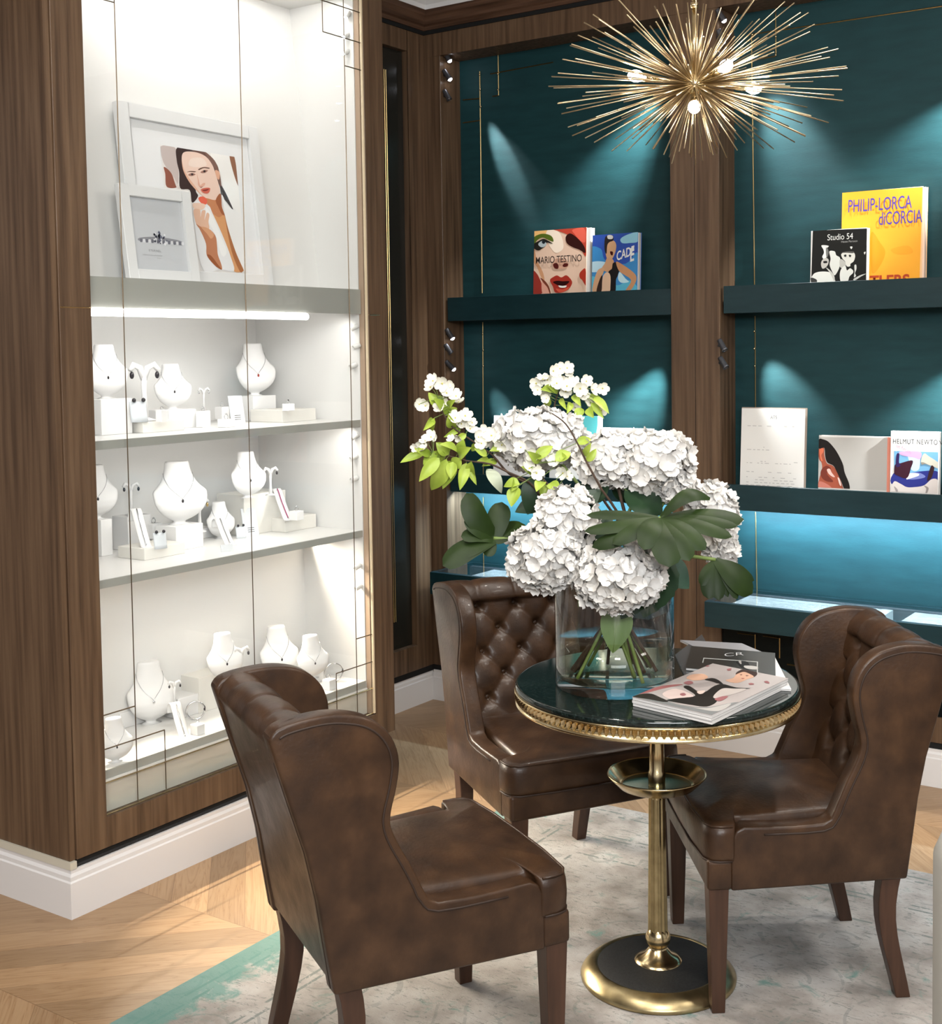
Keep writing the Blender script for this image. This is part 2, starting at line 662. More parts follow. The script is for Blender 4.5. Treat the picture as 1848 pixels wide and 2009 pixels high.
def rugmat(x0, y1):
    m = mat('distressed_rug', (.4, .4, .38), .95, spec=.1)
    b = m.node_tree.nodes['Principled BSDF']
    t = N(m, 'ShaderNodeTexCoord')
    s = N(m, 'ShaderNodeSeparateXYZ')
    LK(m, t.outputs['Object'], s.inputs[0])
    dx = mth(m, 'SUBTRACT', s.outputs[0], x0)
    dy = mth(m, 'SUBTRACT', y1, s.outputs[1])
    d = mth(m, 'MINIMUM', dx, dy)

    def nz(scale, detail=8, dist=0, vec=None, rough=.6):
        n = N(m, 'ShaderNodeTexNoise')
        n.inputs['Scale'].default_value = scale
        n.inputs['Detail'].default_value = detail
        n.inputs['Roughness'].default_value = rough
        n.inputs['Distortion'].default_value = dist
        LK(m, vec or t.outputs['Object'], n.inputs[0])
        return n.outputs[0]
    mp = N(m, 'ShaderNodeMapping')
    mp.inputs['Scale'].default_value = (1, 3.2, 1)
    LK(m, t.outputs['Object'], mp.inputs[0])
    base = ramp(m, nz(5, 10), [(.38, (.25, .225, .205)), (.52, (.375, .345, .32)), (.64, (.45, .43, .41))])
    fleck = mth(m, 'GREATER_THAN', nz(34, 7, .6, mp.outputs[0], .78), .575)
    base = mixc(m, mth(m, 'MULTIPLY', fleck, .62), base, (.13, .15, .135))
    # motif lines: contour bands of voronoi medallions + frame lines, broken by wear noise
    vo = N(m, 'ShaderNodeTexVoronoi')
    vo.inputs['Scale'].default_value = 4.2
    LK(m, t.outputs['Object'], vo.inputs[0])
    vb = mth(m, 'PINGPONG', mth(m, 'MULTIPLY', vo.outputs[0], 3.4), .5)
    motif = mth(m, 'LESS_THAN', vb, .055)

    def line(a, w=.0045):
        return mth(m, 'LESS_THAN', mth(m, 'ABSOLUTE', mth(m, 'SUBTRACT', d, a)), w)
    lines = line(.055)
    for a in (.085, .25, .275, .42):
        lines = mth(m, 'MAXIMUM', lines, line(a))
    wear = mth(m, 'GREATER_THAN', nz(14, 8, 0, None, .7), .50)
    dark = mth(m, 'MULTIPLY', mth(m, 'MAXIMUM', mth(m, 'MULTIPLY', motif, .45), lines), wear)
    base = mixc(m, mth(m, 'MULTIPLY', dark, .62), base, (.10, .14, .13))
    # teal ground showing through, strongest in the left border
    tn = nz(9, 9, .5, None, .72)
    edge = N(m, 'ShaderNodeMapRange')
    edge.inputs[1].default_value = .0
    edge.inputs[2].default_value = .20
    edge.inputs[3].default_value = .30
    edge.inputs[4].default_value = -.035
    LK(m, dx, edge.inputs[0])
    tm = N(m, 'ShaderNodeMapRange')
    tm.inputs[1].default_value = .555
    tm.inputs[2].default_value = .66
    LK(m, mth(m, 'ADD', tn, edge.outputs[0]), tm.inputs[0])
    base = mixc(m, mth(m, 'MULTIPLY', tm.outputs[0], .80), base, (.115, .245, .215))
    LK(m, base, b.inputs['Base Color'])
    bp = N(m, 'ShaderNodeBump')
    bp.inputs['Strength'].default_value = .4
    bp.inputs['Distance'].default_value = .003
    LK(m, nz(220, 2), bp.inputs['Height'])
    LK(m, bp.outputs[0], b.inputs['Normal'])
    return m


# ------------------------------------------------------------------ the setting
struct(MB().box((-3, -4.5, -.05), (5.2, 2.7, 0)).build('floor', chevron()))
struct(MB().box((-3, -4.5, 3.2), (5.2, 2.7, 3.3)).build('ceiling', plaster))
# plaster cornice under the ceiling, wooden crown moulding and frieze below it


def moulding(prof, corner_path, m, name):
    """profile (out, z) swept along a mitred path; out is the distance into the room"""
    b = MB()
    vs = []
    for (x, y, ox, oy) in corner_path:
        vs += [Vector((x + ox * o, y + oy * o, z)) for o, z in prof]
    n = len(prof)
    for i in range(len(corner_path) - 1):
        for k in range(n):
            k2 = (k + 1) % n
            b.add([vs[i * n + k], vs[i * n + k2], vs[(i + 1) * n + k2], vs[(i + 1) * n + k]], [(0, 1, 2, 3)])
    return struct(b.build(name, m))


pathR = [(-.5, 1.47, 1, 0), (-.5, 2.37, 1, -1), (5.2, 2.37, 0, -1)]
moulding([(0, 3.035), (.012, 3.035), (.018, 3.05), (.03, 3.056), (.034, 3.072), (.050, 3.09), (.056, 3.112), (0, 3.112)], pathR, walnut_x, 'trim_1')
moulding([(0, 3.112), (.058, 3.112), (.062, 3.13), (.10, 3.165), (.13, 3.172), (.14, 3.2), (0, 3.2)], pathR, plaster, 'trim_2')
moulding([(0, 3.018), (.006, 3.018), (.006, 3.035), (0, 3.035)], pathR, blackgap, 'trim_3')

# back wall: walnut frame with two velvet niches
wb = MB()
Yw, Yn = 2.37, 2.52
wb.box((-.62, Yw, 2.918), (5.2, Yn + .04, 3.12))
wb.box((-.62, Yw, .163), (-.41, Yn + .04, 2.918))
wb.box((.723, Yw, .163), (.8265, Yn + .04, 2.918))
wb.box((.8285, Yw, .163), (.934, Yn + .04, 2.918))
wb.box((3.1, Yw, .163), (3.4, Yn + .04, 2.918))
wb.box((-.41, Yw, .163), (.723, Yn, .255))
wb.box((.934, Yw, .163), (3.1, Yn, .255))
struct(wb.build('wall_back', walnut, bevel=.0015, seg=1))
struct(MB().box((.8265, Yw + .003, .163), (.8285, Yn, 2.918)).box((-.62, Yw + .004, .135), (5.2, Yn, .163)).build('trim_4', blackgap))
struct(MB().box((-.6, Yn, .1), (3.2, Yn + .03, 2.93)).build('wall_niche', teal))
# low lacquered fronts under the wall cases, with brass line inlays
lo = MB()
lo.box((-.41, Yw + .012, .255), (.723, Yw + .03, .56))
lo.box((.934, Yw + .012, .255), (3.1, Yw + .03, .56))
struct(lo.build('wall_plinth', blacklac))


def wire(b, pts, r=.0022, mi=0):
    """brass inlay: thin square bars along a polyline"""
    for a, c in zip(pts, pts[1:]):
        b.tube([a, c], r, 4, mi, True, False)


lb = MB()
yy = Yw + .010
wire(lb, [at(1481, 1245, 1, yy), at(1483, 1400, 1, yy)])
wire(lb, [at(1447, 1242, 1, yy), at(1481, 1246, 1, yy)])
wire(lb, [at(1497, 1247, 1, yy), at(1529, 1252, 1, yy), at(1529, 1291, 1, yy)], .003)
wire(lb, [at(1544, 1303, 1, yy), at(1566, 1307, 1, yy), at(1640, 1317, 1, yy)], .003)
struct(lb.build('trim_5', brass_line))

# recessed side wall between the case and the corner, with a tall smoked panel
Xr = -.5
rw = MB()
rw.box((Xr - .1, 2.25, .163), (Xr, 2.37, 3.12))
rw.box((Xr - .1, 1.41, 2.928), (Xr, 2.25, 3.12))
rw.box((Xr - .1, 1.41, .163), (Xr, 2.25, .275))
struct(rw.build('wall_left', walnut, bevel=.0015, seg=1))
struct(MB().box((Xr - .1, 1.41, .275), (Xr - .03, 2.25, 2.928)).build('wall_panel', darkpanel))
struct(MB().box((Xr - .1, 1.41, .135), (Xr - .004, 2.37, .163)).build('trim_6', blackgap))
pb = MB()
for dx in (0, .012):
    xx = Xr - .027
    wire(pb, [Vector((xx, 2.12 + dx, .40)), Vector((xx, 2.12 + dx, 2.83))], .0018)
struct(pb.build('trim_7', brass_line))


def baseboard(name, path, h=.138, t=.016):
    prof = [(-.001, 0), (t, 0), (t, h - .034), (t - .004, h - .030), (t - .004, h - .018), (t - .009, h - .010), (t - .009, h), (-.001, h)]
    return moulding(prof, path, whitepaint, name)


baseboard('baseboard_back', [(-.5, 2.376, 0, -1), (5.2, 2.376, 0, -1)])
baseboard('baseboard_side', [(-.516, 1.40, 1, 0), (-.516, 2.376, 1, 0)])
baseboard('baseboard_case', [(-2.0, .016, 0, -1), (-.016, .016, 1, -1), (-.016, 1.36, 1, 0)])

# velvet shelves in the niches
def shelf(name, x0, x1, z0, z1, label, group=None):
    t = thing(name, label, 'shelf', ((x0 + x1) / 2, 2.45, z0))
    f = MB().box((x0 + .012, 2.382, z0), (x1 - .004, 2.40, z1)).build('front_board', teal_dk, bevel=.001, seg=1)
    b = MB().box((x0 + .004, 2.40, z0 + .002), (x1 - .004, Yn - .001, z0 + .05)).build('shelf_board', teal_dk)
    world_parent(t, f, b)
    return t


shelf('niche_shelf', -.41, .723, 1.737, 1.842, 'dark teal shelf holding two portrait books in the narrow niche')
shelf('niche_shelf', -.41, .723, .966, 1.050, 'dark teal shelf in the narrow niche just behind the blossom branches')
shelf('niche_shelf', .934, 3.1, 1.735, 1.842, 'dark teal shelf carrying the tall orange book')
shelf('niche_shelf', .934, 3.1, .962, 1.062, 'dark teal shelf carrying the white framed sheet and grey book')
# light strips under the lower shelves
for x0, x1 in ((-.38, .70), (.96, 2.9)):
    light('AREA', 'shelf_strip_light', ((x0 + x1) / 2, 2.412, .955), ((x0 + x1) / 2, 2.53, .72), 13 * (x1 - x0), (.52, .78, 1), x1 - x0, .02)


def vitrine(x0, x1, label, cards):
    t = thing('wall_vitrine', label, 'display case', ((x0 + x1) / 2, 2.36, .528))
    z0, z1, ya, yb = .528, .626, 2.20, Yn - .002
    b = MB()
    b.box((x0, ya, z0), (x1, ya + .025, z1)).box((x0, yb - .02, z0), (x1, yb, z1)).box((x0, ya + .025, z0), (x0 + .025, yb - .02, z1))
    b.box((x1 - .025, ya + .025, z0), (x1, yb - .02, z1)).box((x0, ya + .02, z0), (x1, yb - .02, z0 + .02))
    fr = b.build('case_box', teal_dk, bevel=.001, seg=1)
    tr = MB().box((x0 + .025, yb - .05, z0 + .02), (x1 - .025, yb - .02, z1 - .012)).box((x0 + .025, ya + .025, z0 + .02), (x1 - .025, ya + .032, z1 - .02)) \
        .build('case_lining', mat('case_lining_grey', (.17, .15, .15), .4))
    gl = MB().box((x0 + .003, ya + .003, z1), (x1 - .003, yb - .002, z1 + .006)).build('glass_top', acryl)
    world_parent(t, fr, tr, gl)
    for i, (a, c) in enumerate(cards):
        k = thing('printed_sheet', 'white sheet under glass in the ' + ('case behind the centre chair' if x0 < 0 else 'case behind the right chair') + (', left one' if i == 0 else ', right one'), 'document', ((a + c) / 2, 2.36, z0 + .06))
        bb = MB()
        bb.box((a, ya + .05, z0 + .021), (c, yb - .085, z1 - .008))
        sh = bb.build('sheet_board', paper, bevel=.001, seg=1)
        ln = MB()
        rnd = random.Random(i)
        for r in range(9):
            y = ya + .07 + r * .022
            x = a + .03
            while x < c - .05:
                w = rnd.uniform(.02, .07)
                if rnd.random() > .35:
                    ln.box((x, y, z1 - .0079), (min(x + w, c - .03), y + .004, z1 - .0075))
                x += w + .012
        lo_ = ln.build('printed_lines', mat('faint_ink', (.45, .43, .42), .7))
        world_parent(k, sh, lo_)
    return t


vitrine(-.385, .70, 'low teal wall case behind the centre chair with glass top', [(-.20, .55)])
vitrine(.942, 3.05, 'low teal wall case behind the right chair with glass top', [(1.03, 1.60), (1.68, 2.6)])

# brass inlays on the velvet backs
def inlay(name, label, segs, dots=()):
    yb = Yn - .003
    root = thing(name, label, 'inlay', at(segs[0][0][0], segs[0][0][1], 1, yb))
    objs = []
    for s in segs:
        b = MB()
        wire(b, [at(x, y, 1, yb) for x, y in s], .0024)
        objs.append(b.build('brass_line', brass_line))
    for x, y in dots:
        objs.append(MB().ball(at(x, y, 1, yb - .002), .005, 0, 8, 6).build('brass_stud', brass))
    world_parent(root, *objs)
    return root


inlay('brass_line_inlay', 'thin brass line pattern on the teal back of the narrow niche',
      [[(941, 140), (943, 300), (946, 575)], [(947, 632), (948, 930)], [(948, 975), (949, 1165)], [(908, 241), (942, 236)],
       [(977, 96), (978, 187), (966, 189)], [(962, 145), (1085, 122)], [(908, 196), (941, 193)]],
      [(941, 146), (942, 175), (943, 209), (977, 145), (977, 176), (947, 655), (948, 687), (948, 718)])
inlay('brass_line_inlay', 'thin brass line pattern on the teal back of the wide niche',
      [[(1474, 68), (1477, 300), (1480, 560)], [(1481, 620), (1482, 800)], [(1482, 1004), (1485, 1160)], [(1475, 67), (1640, 43), (1848, 12)],
       [(1521, -40), (1522, 110), (1476, 118)]],
      [(1476, 68), (1522, 72), (1522, 108), (1480, 650), (1480, 684), (1481, 718)])


# ------------------------------------------------------------------ spotlights on the niche jambs
def mini_spot(px, py, xface, sx, lit, tgt, label, group, power=0, xz=None, ang=36):
    """small swivel spotlight on a jamb at x=xface; sx=+1 if it looks towards +x"""
    c = at(px, py, 0, xface + sx * .018) if xz is None else Vector((xface + sx * .018, 2.44, xz))
    power *= 6
    t = thing('swivel_spotlight', label, 'spotlight', c, group=group)
    d = (Vector(tgt) - c).normalized()
    q = d.to_track_quat('Z', 'Y').to_matrix().to_4x4()
    b = MB().lathe([(.0, -.028), (.009, -.028), (.0105, -.024), (.0115, .016), (.0125, .018), (.0125, .024), (.010, .024), (.010, .018), (0, .018)], 16, mtx=q)
    o1 = b.build('lamp_body', spotdark, t)
    o2 = MB().tube([Vector((-sx * .018, 0, 0)), Vector((0, 0, 0))], .005, 8).build('bracket', spotdark, t)
    if lit:
        MB().lathe([(.0098, .022), (.0105, .0245), (.008, .029), (.004, .0315), (0, .032)], 16, mtx=q).build('lens', spotface, t)
    if power:
        light('SPOT', 'spot_beam', c + d * .03, tgt, power, (.95, .98, 1), .008, spot=R3(ang), blend=.75)
    return t


G = 'swivel spotlights on the niche jambs'
mini_spot(877, 110, -.41, 1, True, (-.185, 2.515, 2.49), 'lit spotlight high on the left jamb of the narrow niche, topmost', G, 48, ang=15)
mini_spot(877, 147, -.41, 1, True, (-.10, 2.515, 2.36), 'lit spotlight high on the left jamb of the narrow niche, second from top', G, 7, ang=26)
mini_spot(877, 187, -.41, 1, False, (-.1, 2.5, 2.2), 'unlit spotlight high on the left jamb of the narrow niche, third from top', G)
mini_spot(882, 655, -.41, 1, True, (-.17, 2.515, 1.27), 'lit spotlight below the book shelf on the left jamb, upper one', G, 14, ang=24)
mini_spot(880, 685, -.41, 1, False, (-.2, 2.5, 1.3), 'unlit spotlight below the book shelf on the left jamb, middle one', G)
mini_spot(883, 717, -.41, 1, True, (-.10, 2.515, 1.20), 'lit spotlight below the book shelf on the left jamb, lowest one', G, 10, ang=30)
mini_spot(1414, 30, .934, 1, True, (1.2, 2.515, 2.40), 'lit spotlight on the pillar side seen through the chandelier rods, topmost', G, 8)
mini_spot(1414, 71, .934, 1, True, (1.12, 2.515, 2.20), 'lit spotlight on the pillar side seen through the chandelier rods, middle', G, 5)
mini_spot(1413, 113, .934, 1, True, (1.4, 2.515, 1.95), 'lit spotlight on the pillar side seen through the chandelier rods, lowest', G, 5)
mini_spot(1417, 678, .934, 1, False, (1.15, 2.3, 1.30), 'grey spotlight on the pillar side below the orange book shelf, upper one', G, 5)
mini_spot(1419, 712, .934, 1, False, (1.2, 2.3, 1.2), 'grey spotlight on the pillar side below the orange book shelf, lower one', G, 5)
# their twins on the jambs that face away from the camera
for z, tx, tz, pw in ((2.78, .42, 2.36, 14), (2.72, .18, 2.12, 10), (1.68, .45, 1.24, 16), (1.62, .2, 1.10, 7)):
    light('SPOT', 'spot_beam', (.70, 2.405, z), (tx, 2.518, tz), pw * 6.5, (.93, .98, 1), .008, spot=R3(38), blend=.9)
for z, x, tx, tz, pw in ((2.62, 2.05, 1.74, 2.32, 22), (1.66, 2.02, 1.72, 1.30, 20), (2.74, 1.02, 1.20, 2.30, 10), (1.68, 1.0, 1.18, 1.34, 7)):
    if pw:
        light('SPOT', 'spot_beam', (x, 2.405, z), (tx, 2.518, tz), pw * 6.5, (.93, .98, 1), .008, spot=R3(42), blend=.9)

# ------------------------------------------------------------------ rug
tag(MB().box((.56, -2.6, 0.0005), (3.9, 1.572, .009)).build('area_rug', rugmat(.56, 1.572), bevel=.003), 'worn pale vintage rug with teal patches under the table and chairs', 'rug')


# ------------------------------------------------------------------ wingback chair
WING = [(-.122, .842), (-.104, .861), (-.060, .871), (-.005, .875), (.040, .870), (.082, .857), (.114, .834), (.137, .800), (.146, .757), (.139, .706),
        (.127, .660), (.126, .628), (.142, .588), (.165, .545), (.186, .500), (.204, .462)]
BTN = []
for r_, zr in enumerate((.790, .722, .655, .588, .521)):
    us = (-.13, 0, .13) if r_ % 2 == 0 else (-.19, -.065, .065, .19)
    BTN += [(u, zr) for u in us]
T_ = .052
HW0, HW1 = .243, .270          # half widths at the rear and at the front


def hw(f):
    return HW0 + (HW1 - HW0) * max(0, min(1, f / .5))


def rear_f(z):
    """rear face of the chair: f as a function of height"""
    pts = [(.303, 0), (.374, -.011), (.5, -.029), (.604, -.051), (.727, -.089), (.842, -.122)]
    for (a, fa), (b, fb) in zip(pts, pts[1:]):
        if z <= b:
            return fa + (fb - fa) * (z - a) / (b - a)
    return pts[-1][1]


def tuft(u, z):
    """depth of the buttoned upholstery (0 = full, negative = pressed in)"""
    a = (u / .13 + (z - .790) / .134)
    b = (u / .13 - (z - .790) / .134)
    fade = max(0, min(1, (z - .46) / .05))
    if z <= .795:
        pa, pb = abs(math.sin(math.pi * a)), abs(math.sin(math.pi * b))
        puff = min(1, (pa ** .55) * .5 + (pb ** .55) * .5) * (min(pa, pb) ** .28)
    else:
        puff = abs(math.sin(math.pi * u / .13)) ** .45
        puff = puff * 1.0
    crease = (puff - 1) * .014 * fade
    d2 = min(((u - x) ** 2 + (z - y) ** 2) for x, y in BTN)
    return crease - .020 * math.exp(-d2 / .00022) * fade


def make_chair(label):
    t = thing('wingback_chair', label, 'chair')
    O = -.25                     # local y of f=0

    def P3(x, f, z):
        return Vector((x, f + O, z))
    # side walls with the wings
    for s in (-1, 1):
        wing_s = [(p.x, p.y) for p in catmull([Vector((f, z, 0)) for f, z in WING], 3, False)]
        prof = [(0, .303)] + [(rear_f(z), z) for z in (.40, .5, .6, .7, .78)] + wing_s
        prof += [(.225, .452), (.30, .450), (.38, .453), (.432, .456), (.452, .448), (.463, .430), (.466, .40), (.466, .303)]
        b = MB()
        out = [P3(s * hw(f), f, z) for f, z in prof]
        inn = [P3(s * (hw(f) - T_), f, z) for f, z in prof]
        n = len(prof)
        b.add(out, [tuple(range(n))])
        b.add(inn, [tuple(range(n))[::-1]])
        for i in range(n):
            j = (i + 1) % n
            b.add([out[i], out[j], inn[j], inn[i]], [(0, 1, 2, 3)])
        w = b.build('wing', leather, t, bevel=.011, seg=3)
        for p in w.data.polygons:
            p.use_smooth = True
        # welt line around the wing and along the arm
        pr = [Vector((f, z, 0)) for f, z in prof[7:-3]]
        pp = MB()
        off = []
        for k_ in range(1, len(pr) - 1):
            tg = (pr[k_ + 1] - pr[k_ - 1]).normalized()
            q_ = pr[k_] + Vector((tg.y, -tg.x, 0)) * .017
            if not off or (q_ - off[-1]).dot(tg) > .004:
                off.append(q_)
        off = catmull(off[::2], 3, False)
        pp.tube([P3(s * (hw(p.x) + .0006), p.x, p.y) for p in off], .0024, 6)
        pp.build('welt_seam', leather_dk, t)
    # upholstered back: tufted front, rolled top, plain rear
    wi = HW0 - T_ * .55

    def back(u, v):
        x = (u - .5) * 2 * wi
        if v < .60:
            z = .40 + (.815 - .40) * v / .60
            f = .105 - .115 * (z - .44) / .38
            f += tuft(x, z)
            edge = (abs(x) / wi) ** 6
            f += .012 * edge
        elif v < .80:
            w = (v - .60) / .20 * math.pi
            puff = (abs(math.sin(math.pi * x / .13)) ** .45 - 1) * .007 * (1 if v < .74 else .3)
            r = .058 + puff
            cx_, cz = -.057, .812
            f = cx_ + r * math.cos(w) * 1.0 + .0
            z = cz + (r + .0) * math.sin(w) * 1.02
            f = f - .006 * math.sin(w)
        else:
            w = (v - .80) / .20
            z = .812 - (.812 - .32) * w
            f = rear_f(z) + .004 - .002 * math.sin(math.pi * w)
        return P3(x, f, z)
    bb = MB().grid(back, 61, 96)
    bb.build('backrest', leather, t)
    for s in (-1, 1):
        # outside seam of the rear panel
        MB().tube([P3(s * (wi + .006), rear_f(z) + .001, z) for z in (.31, .4, .5, .6, .7, .79)], .0022, 6).build('welt_seam', leather_dk, t)
    for u, z in BTN:
        f = .105 - .115 * (z - .44) / .38 + tuft(u, z)
        if abs(u) < wi - .01:
            MB().ball(P3(u, f + .004, z), .0085, 0, 10, 6, (1, .6, 1)).build('button', leather, t)
    # seat cushion, wrapping in front of the arms
    n0, n1, wf = hw(.06) - T_ - .001, hw(.45) - T_ - .001, HW1 + .003
    half = [(n0, .05), (n0 + .002, .20), (n1, .40), (n1 + .001, .447), (n1 + .008, .4555), (wf - .006, .4570), (wf, .464), (wf, .495), (wf - .006, .518), (wf - .030, .532), (wf * .5, .541)]
    out = [(0, .05)] + half + [(0, .543)] + [(-x, f) for x, f in half[::-1]]
    ol = []
    for a, c in zip(out, out[1:] + out[:1]):
        k_ = max(1, int(math.hypot(a[0] - c[0], a[1] - c[1]) / .022))
        ol += [(a[0] + (c[0] - a[0]) * q / k_, a[1] + (c[1] - a[1]) * q / k_) for q in range(k_)]
    lv = [(.97, .374), (.992, .377), (1.0, .388), (1.005, .412), (1.0, .438), (.988, .453), (.970, .461), (.94, .465), (.88, .469), (.76, .475), (.6, .480), (.4, .484), (.2, .486)]
    sb = MB()
    m_ = len(ol)
    vs = []
    for sc_, z in lv:
        for x, f in ol:
            tb_ = max(0, min(1, (.975 - sc_) / .09))
            xc = max(-n1 * .95, min(n1 * .95, x))
            xx, ff = (x + (xc - x) * tb_) * sc_, .30 + (f - .30) * sc_
            vs.append(P3(xx, ff, z))
    fs = []
    for i_ in range(len(lv) - 1):
        for k_ in range(m_):
            k2 = (k_ + 1) % m_
            fs.append((i_ * m_ + k_, i_ * m_ + k2, (i_ + 1) * m_ + k2, (i_ + 1) * m_ + k_))
    sb.add(vs, fs, 0, True)
    sb.add([v.copy() for v in vs[-m_:]], [tuple(range(m_))], 0, True)
    sb.build('seat_cushion', leather, t)
    fr_ = [(x, f) for x, f in ol if f > .462]
    fr_.sort(key=lambda p: math.atan2(p[1] - .30, p[0]))
    MB().tube([P3(x * .978, .30 + (f - .30) * .978 + .001, .4595) for x, f in fr_], .0030, 6).build('welt_seam', leather, t)
    MB().tube([P3(x * .992, .30 + (f - .30) * .992 + .002, .3765) for x, f in fr_], .0026, 6).build('welt_seam', leather_dk, t)
    ap = MB()
    ap.box((-(HW0 - .02), .04 + O, .305), (HW0 - .02, .47 + O, .40))
    ap.box((-(HW1 - .001), .462 + O, .305), (HW1 - .001, .528 + O, .380))
    ap.build('seat_base', leather, t, bevel=.010, seg=3)
    # legs
    for s in (-1, 1):
        b = MB()
        x1, y1 = s * (HW1 - .032), .497 + O
        top, bot = .026, .017
        vs = []
        for z, h_ in ((0, bot), (.31, top)):
            vs += [Vector((x1 + dx * h_, y1 + dy * h_, z)) for dx, dy in ((-1, -1), (1, -1), (1, 1), (-1, 1))]
        b.add(vs, [(0, 3, 2, 1), (4, 5, 6, 7), (0, 1, 5, 4), (1, 2, 6, 5), (2, 3, 7, 6), (3, 0, 4, 7)])
        b.build('leg', legwood, t, bevel=.0025)
        b = MB()
        x1 = s * (HW0 - .034)
        rings = []
        for k in range(9):
            q = k / 8
            z = .315 * (1 - q)
            y = .034 + O + .012 * math.sin(math.pi * q) * (1 - q) * 2 - .050 * max(0, q - .25) ** 1.6
            h_ = .025 - .006 * q
            rings.append([Vector((x1 + dx * h_ * .9, y + dy * h_, z)) for dx, dy in ((-1, -1), (1, -1), (1, 1), (-1, 1))])
        vs = sum(rings, [])
        fs = [(0, 1, 2, 3), tuple(32 + i for i in (3, 2, 1, 0))]
        for k in range(8):
            for i in range(4):
                j = (i + 1) % 4
                fs.append((k * 4 + i, k * 4 + j, k * 4 + 4 + j, k * 4 + 4 + i))
        b.add(vs, fs)
        b.build('leg', legwood, t, bevel=.0025)
    return t


def seat_at(t, rx, ry, ang, k=1.0):
    """rx,ry: world point of the rear middle (f=0); ang: heading of the chair"""
    fx, fy = math.cos(ang), math.sin(ang)
    t.location = (rx + fx * .25 * k, ry + fy * .25 * k, .009)
    t.scale = (1, k, 1)
    t.rotation_euler = (0, 0, ang - math.pi / 2)


chA = make_chair('brown leather wingback chair seen from behind, nearest the lit display case')
seat_at(chA, 1.119, -.255, R3(60.2))
G = 'brown wingback chairs around the bistro table'
chA['group'] = G
chB = dup(chA, None, None, 'brown leather wingback chair behind the table with its buttoned back facing us', G)
seat_at(chB, .815, 1.085, math.atan2(-.53, .848))
chC = dup(chA, None, None, 'brown leather wingback chair on the right turned towards the table', G)
seat_at(chC, 1.986, .976, math.atan2(-.61, -.79), .94)

# ------------------------------------------------------------------ bistro table
TX, TY, TZ = 1.565, .578, .77
tb = thing('bistro_table', 'round bistro table with green-black marble top and brass pedestal', 'table', (TX, TY, .009))
lz = -.009
MB().lathe([(0, TZ - .018 + lz), (.350, TZ - .018 + lz), (.3535, TZ - .015 + lz), (.3545, TZ - .009 + lz), (.3535, TZ - .003 + lz), (.350, TZ + lz), (.346, TZ + lz), (0, TZ + lz)], 128) \
    .build('table_top', [marble], tb)
rim = MB()
rim.lathe([(.300, .720 + lz), (.348, .716 + lz), (.353, .718 + lz), (.3545, .722 + lz), (.350, .726 + lz), (.347, .730 + lz), (.347, .744 + lz), (.352, .747 + lz), (.356, .750 + lz), (.3565, .753 + lz), (.352, .7535 + lz), (.30, .7535 + lz)], 128, close=True)
rim.build('brass_rim', brass, tb)
bd = MB()
for k in range(132):
    w = 2 * math.pi * k / 132
    c = Vector((.3475 * math.cos(w), .3475 * math.sin(w), 0))
    r = Vector((math.cos(w), math.sin(w), 0))
    tt = Vector((-math.sin(w), math.cos(w), 0))
    zt, zb = .7475 + lz, .7235 + lz
    vs = [c + tt * .0062 + Vector((0, 0, zt)), c - tt * .0062 + Vector((0, 0, zt)), c + r * .0085 + Vector((0, 0, zt - .004)),
          c + tt * .0068 + Vector((0, 0, zt - .012)), c - tt * .0068 + Vector((0, 0, zt - .012)), c + r * .0085 + Vector((0, 0, zt - .013)), c + r * .002 + Vector((0, 0, zb))]
    bd.add(vs, [(0, 2, 1), (0, 3, 5, 2), (1, 2, 5, 4), (3, 6, 5), (4, 5, 6)])
bd.build('rim_beading', brass, tb)
flu = lambda j, k: 1 + (.09 if k % 4 in (1, 2) else -.05)
MB().lathe([(.0235, .100), (.0225, .2), (.0205, .35), (.0195, .466)], 48, mod=flu).build('pole', brass_old, tb)
MB().lathe([(.019, .46), (.0195, .468), (.0215, .472), (.0215, .528), (.019, .532), (.0185, .60), (.0195, .605), (.0195, .70), (.045, .715), (.045, .722), (0, .722)], 32).build('upper_pole', brass, tb)
MB().lathe([(.019, .488), (.088, .489), (.097, .493), (.123, .519), (.1255, .522), (.1235, .525), (.120, .522), (.095, .498), (.087, .495), (.019, .494)], 64).build('tray', [brass], tb)
MB().lathe([(.020, .494), (.086, .4955)], 64).build('tray_lining', noisy('green_tray_patina', [(.12, .15, .09), (.24, .22, .11)], (1, 1, 1), 20, 5, .18, metal=.85), tb)
MB().lathe([(0, .128), (.017, .128), (.024, .121), (.030, .110), (.032, .100), (.030, .089), (.024, .080), (.020, .077), (.024, .073), (.034, .060), (.050, .050), (.060, .044), (.061, .041), (0, .041)], 48) \
    .build('pedestal_collar', brass, tb)
MB().lathe([(.05, .043), (.110, .040), (.150, .035), (.156, .033)], 96).build('base_leather', blackleather, tb)
MB().lathe([(.152, .031), (.156, .0355), (.161, .036), (.184, .022), (.194, .012), (.197, .007), (.196, .001), (.190, 0), (.02, 0)], 64,
           mod=lambda j, k: 1 + (.016 * math.exp(-((k - 58) % 64 - 32) ** 2 / 3.) if j in (3, 4, 5, 6) else 0)).build('base_ring', brass_old, tb)

